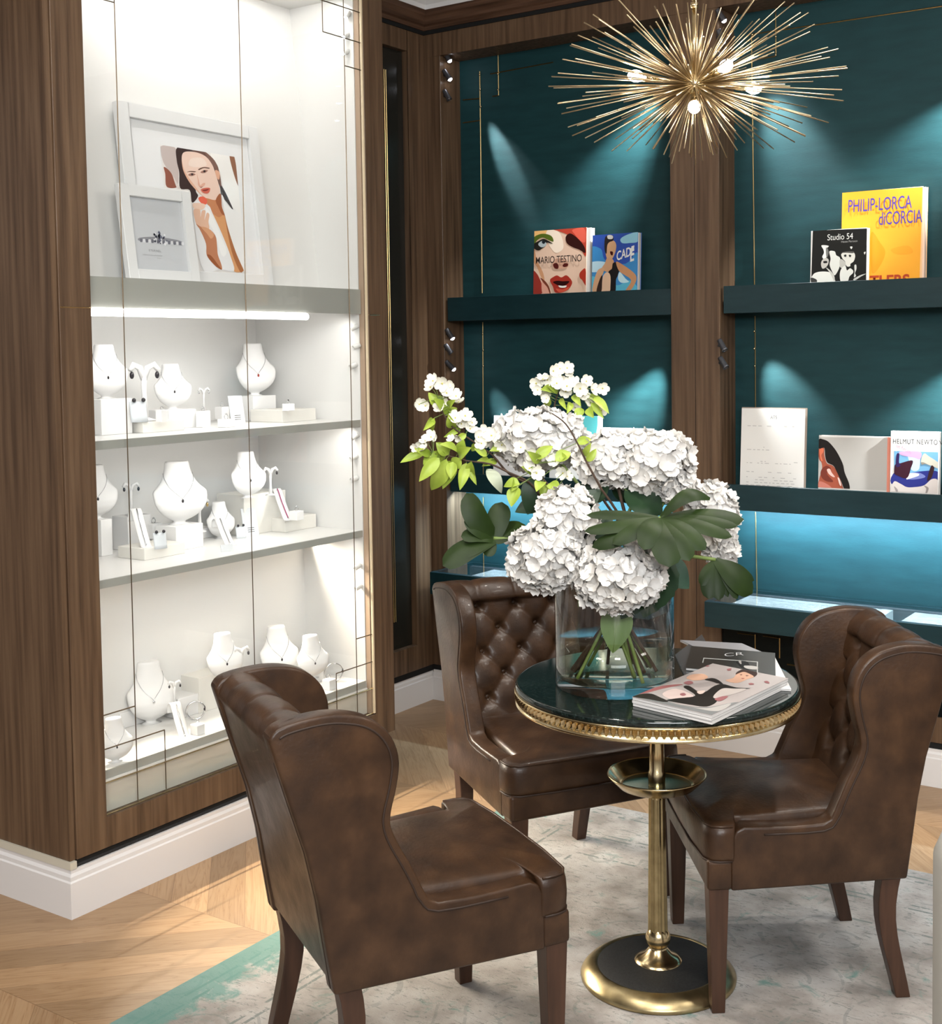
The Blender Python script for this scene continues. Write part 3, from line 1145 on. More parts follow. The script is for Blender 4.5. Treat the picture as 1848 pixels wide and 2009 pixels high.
# ------------------------------------------------------------------ lit display case
dc = thing('display_case', 'tall walnut jewellery display case with brightly lit white interior and glass front', 'display case', (-.33, .745, .145))
ZT = 3.12
parts = []
b = MB()
b.box((-1.5, .012, .162), (-.0155, .0305, ZT))
parts.append(b.build('side_panel', walnut))
parts.append(MB().box((-.60, .020, .16), (-.022, .034, ZT)).box((-.60, .030, .146), (-.020, 1.45, .162)).build('shadow_gap', blackgap))
parts.append(MB().box((-1.5, .006, .140), (-.006, .028, .161)).build('cream_ledge', mat('cream_ledge_paint', (.62, .58, .48), .5)))
parts.append(MB().box((-.045, .0325, .162), (-.010, .140, ZT)).build('frame_stile', walnut, bevel=.001, seg=1))
parts.append(MB().box((-.30, 1.368, .162), (-.010, 1.478, ZT)).build('frame_stile', walnut, bevel=.001, seg=1))
parts.append(MB().box((-.045, .1402, .162), (-.010, 1.3678, .252)).build('frame_rail', walnut, bevel=.001, seg=1))
parts.append(MB().box((-.045, .1402, 2.98), (-.010, 1.3678, ZT)).build('frame_rail', walnut, bevel=.001, seg=1))
parts.append(MB().box((-.64, .06, .165), (-.60, 1.40, 3.1)).box((-.60, 1.372, .165), (-.31, 1.40, 3.1)).box((-.60, .06, .165), (-.05, .12, 3.1)).build('carcass', walnut))
# white interior
b = MB()
b.box((-.59, 1.356, .34), (-.047, 1.3675, 2.95))
b.box((-.585, .13, .94), (-.574, 1.356, 1.80))
b.box((-.36, .13, .34), (-.345, 1.356, .93))
b.box((-.59, .125, .34), (-.05, .137, 2.95))
b.add([(-.232, .137, 1.80), (-.232, 1.356, 1.80), (-.358, 1.356, 2.90), (-.358, .137, 2.90)], [(0, 1, 2, 3)])
b.box((-.59, .13, 2.895), (-.05, 1.356, 2.91))
parts.append(b.build('interior_lining', caseinner))
b = MB()
b.box((-.0455, 1.358, .253), (-.0235, 1.3678, 2.97))
parts.append(b.build('jamb_strip', mat('case_jamb_tan', (.42, .30, .21), .5)))
parts.append(MB().box((-.0200, 1.3605, .256), (-.0125, 1.3676, 2.97)).build('brass_edge', mat('lit_edge_cream', (.80, .66, .45), .4)))


def casing_shelf(z0, z1, xb):
    return [MB().box((xb, .1375, z0), (-.056, 1.3555, z1)).build('shelf', mat('case_shelf_white', (.83, .82, .80), .35)),
            MB().box((-.0559, .1375, z0), (-.048, 1.3555, z1)).build('shelf_edge', edgeshade)]


parts += casing_shelf(1.326, 1.352, -.5735) + casing_shelf(.917, .941, -.5735)
parts.append(MB().box((-.5735, .1375, 1.795), (-.05, 1.3555, 1.832)).build('shelf', MATS['case_shelf_white']))
parts.append(MB().box((-.0495, .1375, 1.742), (-.036, 1.3555, 1.832)).build('fascia', edgeshade))
parts.append(MB().box((-.3445, .1375, .362), (-.052, 1.3555, .376)).build('shelf', MATS['case_shelf_white']))
parts.append(MB().box((-.0519, .1375, .350), (-.046, 1.3555, .376)).build('shelf_edge', edgeshade))
parts.append(MB().box((-.0519, .1375, .340), (-.040, 1.3555, .3495)).build('shelf_lip', MATS['case_shelf_white']))
parts.append(MB().box((-.0519, .1375, .253), (-.044, 1.3555, .3395)).build('lower_panel', casebeige))
parts.append(MB().tube([(-.040, .145, 1.7285), (-.040, 1.069, 1.7285)], .0115, 12).build('light_tube', led))
parts.append(MB().tube([(-.15, .40, 2.880), (-.15, 1.13, 2.880)], .011, 12).build('light_tube', led))
gp = MB().box((-.0225, .141, .254), (-.0165, 1.3598, 2.975)).build('glass_front', pane)
xg = -.0185
b = MB()


def gl(*pts):
    wire(b, [Vector((xg, y, z)) for y, z in pts], .0021)


gl((.142, .551), (.261, .551))
gl((.142, .450), (.370, .450), (.370, .256))
gl((.261, .256), (.261, 2.97))
gl((.758, .38), (.758, 2.97))
gl((1.272, .256), (1.272, 2.97))
gl((1.272, .553), (1.3675, .553))
gl((1.160, .256), (1.160, .450), (1.3675, .450))
gl((1.160, 2.97), (1.160, 2.724), (1.3675, 2.724))
gl((1.07, 2.832), (1.3675, 2.832))
gl((1.272, 2.626), (1.3675, 2.626))
gl((.142, 2.628), (.261, 2.628))
br = b.build('brass_lattice', mat('dark_bronze_line', (.085, .055, .028), .35, .6))
b = MB()
wire(b, [Vector((xg, .142, .350)), Vector((xg, 1.3675, .350))], .0026)
wire(b, [Vector((xg, .142, .2560)), Vector((xg, 1.3675, .2560))], .0022)
gb = b.build('brass_bar', brass)
ln = MB()
wire(ln, [Vector((-.0095, .034, 1.739)), Vector((-.0095, .1400, 1.739))], .0018)
wire(ln, [Vector((-.0095, 1.369, 1.739)), Vector((-.0095, 1.43, 1.739))], .0018)
bl = ln.build('brass_bar', brass)
world_parent(dc, *parts, gp, gb, bl)
bpy.context.view_layer.update()
br.parent = gp

# case light: added slim strips at every compartment's front top, and small swivel spots
CW = (1, .965, .92)
for z, xf, xt, p in ((1.722, -.075, -.30, 1.3), (1.318, -.075, -.30, 2.0), (.909, -.075, -.25, .8), (2.87, -.07, -.30, 2.1)):
    light('AREA', 'case_fill_strip', (xf, .75, z), (xt, .75, z - .40), p, CW, 1.15, .018)
light('AREA', 'case_fill_strip', (-.325, .76, .905), (.75, .76, .0), 14, (1, .88, .72), 1.15, .010, spread=R3(72))  # added strip at the back, aimed out through the glass to light the floor


def case_spot(px, py, tgt, lit, label, power=0):
    c = at(px, py, 1, 1.340)
    t = thing('case_spotlight', label, 'spotlight', c, group='small white spotlights along the right side of the display case')
    d = (Vector(tgt) - c).normalized()
    q = d.to_track_quat('Z', 'Y').to_matrix().to_4x4()
    MB().lathe([(0, -.018), (.008, -.018), (.009, -.014), (.009, .012), (.0075, .012), (.0075, .010), (0, .010)], 14, mtx=q).build('lamp_body', spotbody, t)
    MB().tube([(0, .0145, 0), (0, 0, 0)], .004, 8).build('bracket', spotbody, t)
    if lit:
        MB().lathe([(0, .0115), (.0072, .0115)], 14, mtx=q).build('lens', spotface, t)
    if power:
        light('SPOT', 'case_spot_beam', c + d * .03, tgt, power, CW, .006, spot=R3(50), blend=.8)


nm = {0: 'topmost', 1: 'middle one', 2: 'lowest'}
for j, (z, pts, tg, wh) in enumerate(((0, ((681, 30), (677, 70), (677, 103)), (-.10, 1.0, 2.35), 'of the picture compartment'),
                                      (1, ((694, 643), (698, 680), (692, 718)), (-.35, 1.0, 1.45), 'of the compartment under the long light tube'),
                                      (2, ((695, 857), (693, 898), (694, 940)), (-.35, 1.0, 1.05), 'of the second jewellery compartment'),
                                      (3, ((700, 1113), (702, 1153)), (-.25, .9, .55), 'of the lowest compartment'))):
    for i, (x, y) in enumerate(pts):
        case_spot(x, y, Vector(tg) - Vector((0, .3 * i, .1 * i)), j == 0, 'small white spotlight %s, %s' % (wh, nm[i] if len(pts) == 3 else ('upper one', 'lower one')[i]),
                  (1.2, 4.0, 4.0, 1.0)[j] if i != 1 else 0)

# ------------------------------------------------------------------ jewellery stands
def on(px, py, z):
    p = at(px, py, 2, z)
    if p.x < -.55 or (z < .9 and p.x < -.32) or p.x > -.06:
        print('OUT', px, py, round(z, 3), [round(c, 3) for c in p])
    return p


def hpx(p, dy):
    """height in metres of dy photo pixels at point p"""
    return dy * (p - CP).dot(FW) / F


BR = [(.0, .17, .13, .0), (.02, .17, .13, 0), (.03, .08, .07, 0), (.06, .09, .06, .02), (.10, .17, .075, .06), (.16, .255, .09, .10), (.25, .33, .10, .13),
      (.35, .375, .105, .13), (.45, .392, .10, .105), (.52, .395, .095, .075), (.55, .380, .095, .055), (.60, .325, .10, .03), (.68, .262, .115, .0), (.78, .215, .125, -.03), (.88, .19, .13, -.055), (.97, .18, .135, -.07), (.99, .178, .135, -.072), (1.0, .165, .125, -.072)]


def bust_h(y, h):
    for (a, wa, da, oa), (c, wc, dcc, oc) in zip(BR, BR[1:]):
        if y <= c:
            t = (y - a) / (c - a)
            return [p + (q - p) * t for p, q in zip((wa, da, oa), (wc, dcc, oc))]
    return BR[-1][1:]


def bust(px, by, ty, z, label, rz=-.45, pend=gemdark, wide=1.0):
    p = on(px, by, z)
    h = hpx(p, by - ty)
    t = thing('necklace_bust', label, 'display bust', p, rz, group='white necklace busts in the display case')
    b = MB()
    vs, n = [], 20
    prof = [(k / 34,) + tuple(bust_h(k / 34, h)) for k in range(35)]
    for zz, w_, d_, o_ in prof:
        for k in range(n):
            a = 2 * math.pi * k / n
            front = math.cos(a)
            vs.append(Vector((h * (o_ + d_ * front * (1 if front > 0 else .8)), h * w_ * wide * math.sin(a), h * zz)))
    fs = []
    for i in range(len(prof) - 1):
        for k in range(n):
            fs.append((i * n + k, i * n + (k + 1) % n, (i + 1) * n + (k + 1) % n, (i + 1) * n + k))
    b.add(vs, fs, 0, True)
    b.add(vs[-n:], [tuple(range(n))])
    b.add(vs[:n], [tuple(range(n))[::-1]])
    b.build('bust_form', dispwhite, t)

    def surf(a, zz):
        w_, d_, o_ = bust_h(zz, h)
        return Vector((h * (o_ + (d_ + .008) * math.cos(a)), h * (w_ + .008) * wide * math.sin(a), h * zz))
    pts = []
    for k in range(21):
        s = k / 20 * 2 - 1
        zz = .42 + .40 * abs(s) ** 1.1
        pts.append(surf(s * 1.5 * (.35 + .65 * abs(s)), zz))
    ch = MB().tube(pts, h * .004, 4).build('necklace', silver, t)
    q = surf(0, .39)
    MB().ball(q, h * .02, 0, 10, 8, (.6, 1, 1.5)).build('pendant', pend, ch)
    return t


def block(x0, x1, ybt, ytop, z, depth, label, m=dispcream, h=None):
    """riser block: photo x-range of its front face, photo y of the bottom front edge and height in px"""
    a, c = on(x0, ybt, z), on(x1, ybt, z)
    # front face runs along world y, at the x of its left bottom corner
    xf = a.x
    c = at(x1, ybt, 0, xf)
    hh = h or hpx(a, ybt - ytop)
    o = MB().box((xf - depth, a.y, z + .0002), (xf, c.y, z + hh)).build('display_block', m, bevel=.0015)
    tag(o, label, 'display block', 'white blocks the jewellery stands on')
    return z + hh


def earstand(px, by, ty, z, label, m=gemdark, rz=-.5):
    p = on(px, by, z)
    h = hpx(p, by - ty)
    t = thing('earring_stand', label, 'jewellery stand', p, rz, group='white earring stands in the display case')
    b = MB()
    b.lathe([(0, .002), (.20 * h, .002), (.20 * h, .02 * h), (.05 * h, .07 * h), (0, .07 * h)], 16)
    b.tube([(0, 0, .03 * h), (0, 0, .5 * h), (.03 * h, 0, .8 * h)], [.07 * h, .045 * h, .055 * h], 8)
    for s in (-1, 1):
        b.tube([(.02 * h, 0, .72 * h), (.03 * h, s * .07 * h, .95 * h), (.05 * h, s * .18 * h, 1.0 * h), (.07 * h, s * .25 * h, .90 * h)], [.05 * h, .06 * h, .06 * h, .045 * h], 8)
    b.build('stand', dispwhite, t)
    for s in (-1, 1):
        MB().ball((.095 * h, s * .22 * h, .82 * h), .042 * h, 0, 8, 6, (1, 1, 1.6)).build('earring', m, t)


def ramp_(px0, py0, px1, py1, z, label, rz=-.35, m=silver, w=.034):
    """sloping bracelet ramp from its upper end to its foot"""
    foot = on(px1, py1, z)
    t = thing('bracelet_ramp', label, 'jewellery stand', foot, rz, group='white bracelet ramps in the display case')
    L = math.hypot(px1 - px0, (py1 - py0)) * (foot - CP).dot(FW) / F * 1.02
    hh = hpx(foot, py1 - py0) * 1.0
    back = max(.04, L * .55)
    prof = catmull([(0.012, 0, .003), (-.004, 0, .004), (-back * .55, 0, hh * .52), (-back * .9, 0, hh * .92), (-back * 1.12, 0, hh * .99), (-back * 1.3, 0, hh * .86), (-back * 1.34, 0, hh * .62)], 5, False)
    b = MB()
    n = len(prof)
    vs = [p + Vector((0, s * w / 2, 0)) for p in prof for s in (-1, 1)]
    b.add(vs, [(2 * i, 2 * i + 1, 2 * i + 3, 2 * i + 2) for i in range(n - 1)], 0, True)
    b.build('ramp', dispwhite, t, solid=.003)
    pr = [p + Vector((.002, 0, .004)) for p in prof[5:17]]
    MB().tube(pr, .0022, 6).build('bracelet', m, t)
    return t


def ringbox(px, by, ty, z, label, wpx=26, rz=0.0, gem=silver):
    p = on(px, by, z)
    h = hpx(p, by - ty)
    w = hpx(p, wpx)
    t = thing('ring_block', label, 'jewellery stand', p, rz, group='white ring blocks in the display case')
    MB().box((-w / 2, -w / 2, .0002), (w / 2, w / 2, h)).build('block', dispwhite, t, bevel=.0015)
    r = w * .20
    ring = MB()
    for k in range(20):
        a0, a1 = 2 * math.pi * k / 20, 2 * math.pi * (k + 1) / 20
        ring.tube([(0, r * math.cos(a0), h + r * .9 + r * math.sin(a0)), (0, r * math.cos(a1), h + r * .9 + r * math.sin(a1))], r * .14, 5, 0, False)
    o = ring.build('ring', silver, t)
    MB().lathe([(0, -.5), (.5, 0), (.32, .35), (0, .35)], 8, mtx=Matrix.Scale(r * .9, 4), c=(0, 0, h + r * 2.1)).build('gem', gem, o)


def card(px, by, ty, wpx, z, label, rz=-.3, dark=True):
    p = on(px, by, z)
    h, w = hpx(p, by - ty), hpx(p, wpx)
    t = thing('display_card', label, 'card', p, rz, group='small cards between the jewellery')
    q = Matrix.Rotation(R3(-14), 4, 'Y')
    MB().box((-.0015, -w / 2, 0), (.0015, w / 2, h), mtx=q).build('card_sheet', mat('grey_card', (.66, .68, .70), .5), t)
    if dark:
        b = MB()
        for k in range(3):
            b.box((.0016, -w * .22, h * (.15 + .07 * k)), (.0019, w * .22, h * (.17 + .07 * k)), mtx=q)
        b.build('card_print', silver, t)
    return t


def earcard(px, by, ty, z, label):
    p = on(px, by, z)
    h = hpx(p, by - ty)
    t = thing('earring_holder', label, 'jewellery stand', p, -.3, group='small curved earring holders')
    MB().grid(lambda u, v: Vector((h * (.25 * math.cos((u - .5) * 2.0) - .35 * v * .6), h * .42 * math.sin((u - .5) * 2.4), h * v * .92)), 12, 5).build('holder', mat('grey_satin', (.62, .65, .68), .4), t, solid=.002)
    for s in (-1, 1):
        MB().ball((h * .08, s * h * .22, h * .98), h * .10, 0, 8, 6).build('earring', gemdark, t)


Z1, Z2, Z3 = 1.352, .941, .376
def bust_in(px, by, ty, xp, zs, label, **kw):
    p = at(px, by, 0, xp)
    tag(MB().box((p.x - .05, p.y - .06, zs + .0002), (p.x + .05, p.y + .06, p.z)).build('display_block', dispwhite, bevel=.0015), 'white block under ' + {338: 'the middle bust of the first jewellery shelf', 352: 'the large bust of the second jewellery shelf', 500: 'the bust with the red pendant, first shelf', 208: 'the leftmost bust of the first jewellery shelf'}[px],
        'display block', 'white blocks the jewellery stands on')
    bust(px, by, ty, p.z, label, **kw)


# compartment under the light tube
bust_in(208, 782, 676, -.30, Z1, 'white bust on a tall block at the left end of the first shelf')
bust_in(338, 803, 714, -.36, Z1, 'white necklace bust in the middle of the first jewellery shelf', wide=1.05)
zr = block(281, 362, 850, 828, Z1, .12, 'long low block with beige front on the first jewellery shelf, left one')
earstand(284, 826, 716, zr + .0, 'tall earring stand with dark drops, just right of the left glass line, first shelf')
earcard(272, 828, 784, zr, 'curved earring holder on the long low block of the first shelf')
ringbox(318, 828, 804, zr, 'ring block on the long low block, first shelf left', 17)
ringbox(399, 838, 806, Z1, 'tall ring block in the middle of the first jewellery shelf', 20)
earstand(400, 806, 762, Z1 + .045, 'earring stand with a hanging silver earring, centre of the first jewellery shelf', silver)
ringbox(436, 822, 798, Z1 + .012, 'small ring block left of the middle glass line, first shelf, rear one', 20)
ringbox(444, 838, 822, Z1, 'small ring block left of the middle glass line, first shelf, front one', 24)
card(468, 832, 775, 30, Z1, 'pale printed card on the first jewellery shelf beside the middle glass line')
zr = block(554, 620, 829, 805, Z1, .16, 'long low block with beige front on the first jewellery shelf, right one')
bust_in(500, 776, 674, -.44, Z1, 'white bust with a small red pendant, highest on the right of the first shelf', pend=mat('red_beads', (.35, .05, .04), .3))
ringbox(566, 806, 792, zr, 'ring block with a large gem on the right riser of the first shelf', 17, gem=gemdark)
# second jewellery shelf
zz = block(200, 222, 1092, 1020, Z2, .15, 'tall white block at the left end of the second jewellery shelf', dispwhite)
bust(188, 1018, 912, zz, 'white bust cut by the left frame on the second jewellery shelf')
_p = at(258, 1010, 0, -.47)
tag(MB().box((_p.x - .04, _p.y - .05, Z2 + .0002), (_p.x + .04, _p.y + .05, _p.z)).build('display_block', dispwhite, bevel=.0015), 'white block under the earring stand behind the left glass line', 'display block', 'white blocks the jewellery stands on')
earstand(258, 1010, 948, _p.z, 'earring stand behind the left glass line on the second jewellery shelf')
bust_in(352, 1028, 905, -.33, Z2, 'large white bust leaning in the middle of the second jewellery shelf', wide=1.1)
zr = block(284, 364, 1100, 1077, Z2, .13, 'long low block with beige front on the second jewellery shelf, left one')
ramp_(222, 1002, 288, 1074, zr, 'bracelet ramp on the left riser of the second jewellery shelf')
earcard(314, 1076, 1042, zr, 'curved earring holder on the left riser of the second jewellery shelf')
ringbox(302, 1056, 1026, Z2 + .03, 'ring block behind the curved earring holder, second shelf', 24)
zb = block(368, 422, 1062, 1042, Z2, .10, 'small white block under the bracelet ramp in the middle of the second shelf', dispwhite)
earstand(392, 1044, 978, zb, 'earring stand with one green and one dark drop, middle of the second shelf', gemgold)
ramp_(376, 1022, 452, 1070, Z2, 'bracelet ramp in the middle of the second jewellery shelf')
bust(432, 1056, 984, Z2, 'small white bust with a tiny pendant left of the middle glass line, second shelf')
zb = block(480, 562, 1052, 972, Z2, .14, 'big cream block at the right of the second jewellery shelf')
bust(486, 976, 886, zb, 'white bust on the big cream block of the second jewellery shelf')
earstand(531, 972, 918, zb, 'white forked earring stand on the big cream block, second shelf')
zr = block(560, 621, 1045, 1018, Z2, .15, 'long low block with beige front on the second jewellery shelf, right one')
ramp_(498, 962, 566, 1020, zr, 'bracelet ramp on the right riser of the second jewellery shelf', m=mat('red_gem', (.3, .04, .12), .2))
ringbox(582, 1020, 1002, zr, 'ring block on the right riser of the second jewellery shelf', 20)
card(494, 1052, 996, 32, Z2, 'grey card crossed by the middle glass line on the second jewellery shelf')
earcard(472, 1056, 1030, Z2, 'curved earring holder left of the middle glass line, second shelf')
card(446, 1082, 1068, 26, Z2, 'tiny clear price card at the front of the second jewellery shelf', dark=False)
# lowest deck
bust(296, 1418, 1297, Z3, 'tall white bust with a thin chain on the lowest deck beside the left glass line', pend=silver)
bust(226, 1494, 1408, Z3, 'small shaded bust in the bottom left corner of the display case')
zb = block(392, 470, 1400, 1330, Z3, .10, 'cream block behind the left chair on the lowest deck')
bust(440, 1334, 1242, zb, 'white bust with a large dark pendant on the lowest deck')
earstand(474, 1330, 1270, zb, 'earring stand beside the bust with the large dark pendant')
zb = block(560, 636, 1360, 1328, Z3, .12, 'white block under the busts at the right of the lowest deck', dispwhite)
bust(546, 1328, 1228, Z3 + .05, 'white bust with a short chain on the lowest deck, behind the chair wing')
bust(612, 1330, 1246, zb, 'small white bust with a ring pendant at the right of the lowest deck')
zb = block(350, 402, 1412, 1372, Z3, .09, 'white cube with two dark studs on the lowest deck', dispwhite)
earstand(343, 1384, 1336, zb, 'earring stand on the white cube of the lowest deck')
ramp_(300, 1388, 364, 1450, Z3, 'bracelet ramp at the front of the lowest deck')
ringbox(388, 1440, 1420, Z3, 'ring block beside the bracelet ramp on the lowest deck', 20)
zb = block(236, 292, 1432, 1400, Z3, .10, 'low white block behind the ramp in the bottom left of the display case', dispwhite)
ringbox(646, 1352, 1332, Z3, 'ring block at the right end of the lowest deck', 20)


def cuff(px, by, r, label):
    p = on(px, by, Z3)
    t = thing('bangle', label, 'bracelet', p, -.6)
    b = MB()
    pts = [Vector((0, r * math.cos(a), r + r * math.sin(a) + .002)) for a in [2 * math.pi * k / 28 for k in range(29)]]
    b.tube(pts, .003, 8, cap=False)
    b.build('band', silver, t)
    MB().ball((0, r, r + .004), .006, 0, 8, 6, (.6, .6, 2)).build('stone', gemdark, t)


cuff(384, 1412, .030, 'upright bangle with dark stones on the lowest deck')
cuff(655, 1338, .034, 'upright silver bangle at the right end of the lowest deck')


# ------------------------------------------------------------------ pictures in the upper compartment
def leaning_frame(A, B_, C_, w, name, label, mat_margin, group=None):
    """frame with lower-left A, lower-right B, upper-left C (outer corners, world)"""
    U, V = B_ - A, C_ - A
    u, v = U.normalized(), V.normalized()
    n = u.cross(v).normalized()
    root = thing(name, label, 'picture', A + U * .5)
    b = MB()
    d = .022

    def bar(x0, y0, x1, y1):
        vs = []
        for dd in (-d, 0):
            for x, y in ((x0, y0), (x1, y0), (x1, y1), (x0, y1)):
                vs.append(A + u * x + v * y + n * dd)
        b.add(vs, [(0, 3, 2, 1), (4, 5, 6, 7), (0, 1, 5, 4), (1, 2, 6, 5), (2, 3, 7, 6), (3, 0, 4, 7)])
    LU, LV = U.length, V.length
    bar(0, 0, w, LV)
    bar(LU - w, 0, LU, LV)
    bar(w, 0, LU - w, w)
    bar(w, LV - w, LU - w, LV)
    fr = b.build('frame', mat('frame_white', (.80, .80, .80), .4), bevel=.0015, seg=1)
    m = MB()
    vs = [A + u * x + v * y - n * .014 for x, y in ((w, w), (LU - w, w), (LU - w, LV - w), (w, LV - w))]
    m.add(vs, [(0, 1, 2, 3)])
    mt = m.build('mat_board', mat('mat_board_white', (.86, .86, .87), .7))
    g = MB()
    g.add([p + n * .010 for p in vs], [(0, 1, 2, 3)])
    gg = g.build('glazing', frameglass)
    world_parent(root, fr, mt, gg)
    return root, A - n * .0135, u, v, n, LU, LV


def plane_pt(px, py, P0, n):
    d = RT * ((px - CX) / F) + DN * ((py - CY) / F) + FW
    return CP + d * ((P0 - CP).dot(n) / d.dot(n))


# big leaning picture: plane through the sloping back
th = math.atan2(.117, 1.05)
vdir = Vector((-math.sin(th), 0, math.cos(th)))
P0 = Vector((-.20, 0, 1.834))
nb = Vector((0, 1, 0)).cross(vdir).normalized()
if nb.x < 0:
    nb = -nb
c1 = plane_pt(505, 250, P0, nb)
c0 = plane_pt(229, 205, P0, nb)
zb0 = 1.834
lowY = c1.y
Hh = (c1.z - zb0) / vdir.z
A_ = Vector((P0.x, c0.y, zb0))
B2 = Vector((P0.x, c1.y, zb0))
C2 = A_ + vdir * Hh
root, O1, u1, v1, n1, LU, LV = leaning_frame(A_, B2, C2, .046, 'picture_frame', 'large white frame with a portrait photograph leaning in the display case', .1)
# photograph inside
q00 = plane_pt(400, 534, O1, n1)
q01 = plane_pt(314, 284, O1, n1)
q11 = plane_pt(461, 307, O1, n1)
yl, yr = q01.y, q11.y
v_lo = (q00 - O1).dot(v1)
v_hi = (q01 - O1).dot(v1)
PO = O1 + u1 * (yl - O1.y) + v1 * (v_lo - .004)
PU = u1 * (yr - yl)
PV = v1 * (v_hi - v_lo + .004)
SK, SK2, SK3 = (243, 205, 186), (226, 170, 140), (196, 124, 84)
HR, HR2 = (62, 46, 44), (112, 82, 72)
CR = (210, 190, 5.133)


def uvmap(O, U, V, crop):
    """reads points of a photograph crop onto a flat print"""
    O, U, V = Vector(O), Vector(U), Vector(V)
    n = U.cross(V).normalized()
    ox, oy, sc_ = crop

    def f(x, y):
        p = plane_pt(ox + x / sc_, oy + y / sc_, O, n) - O
        # solve in the (possibly oblique) basis
        a, b_, c = U.dot(U), U.dot(V), V.dot(V)
        d, e_ = p.dot(U), p.dot(V)
        D = a * c - b_ * b_
        return ((d * c - e_ * b_) / D, (e_ * a - d * b_) / D)
    return f


def layers(mp, ls):
    out = []
    for ly in ls:
        out.append((ly[0], [mp(x, y) for x, y in ly[1]]) + tuple(ly[2:]))
    return out


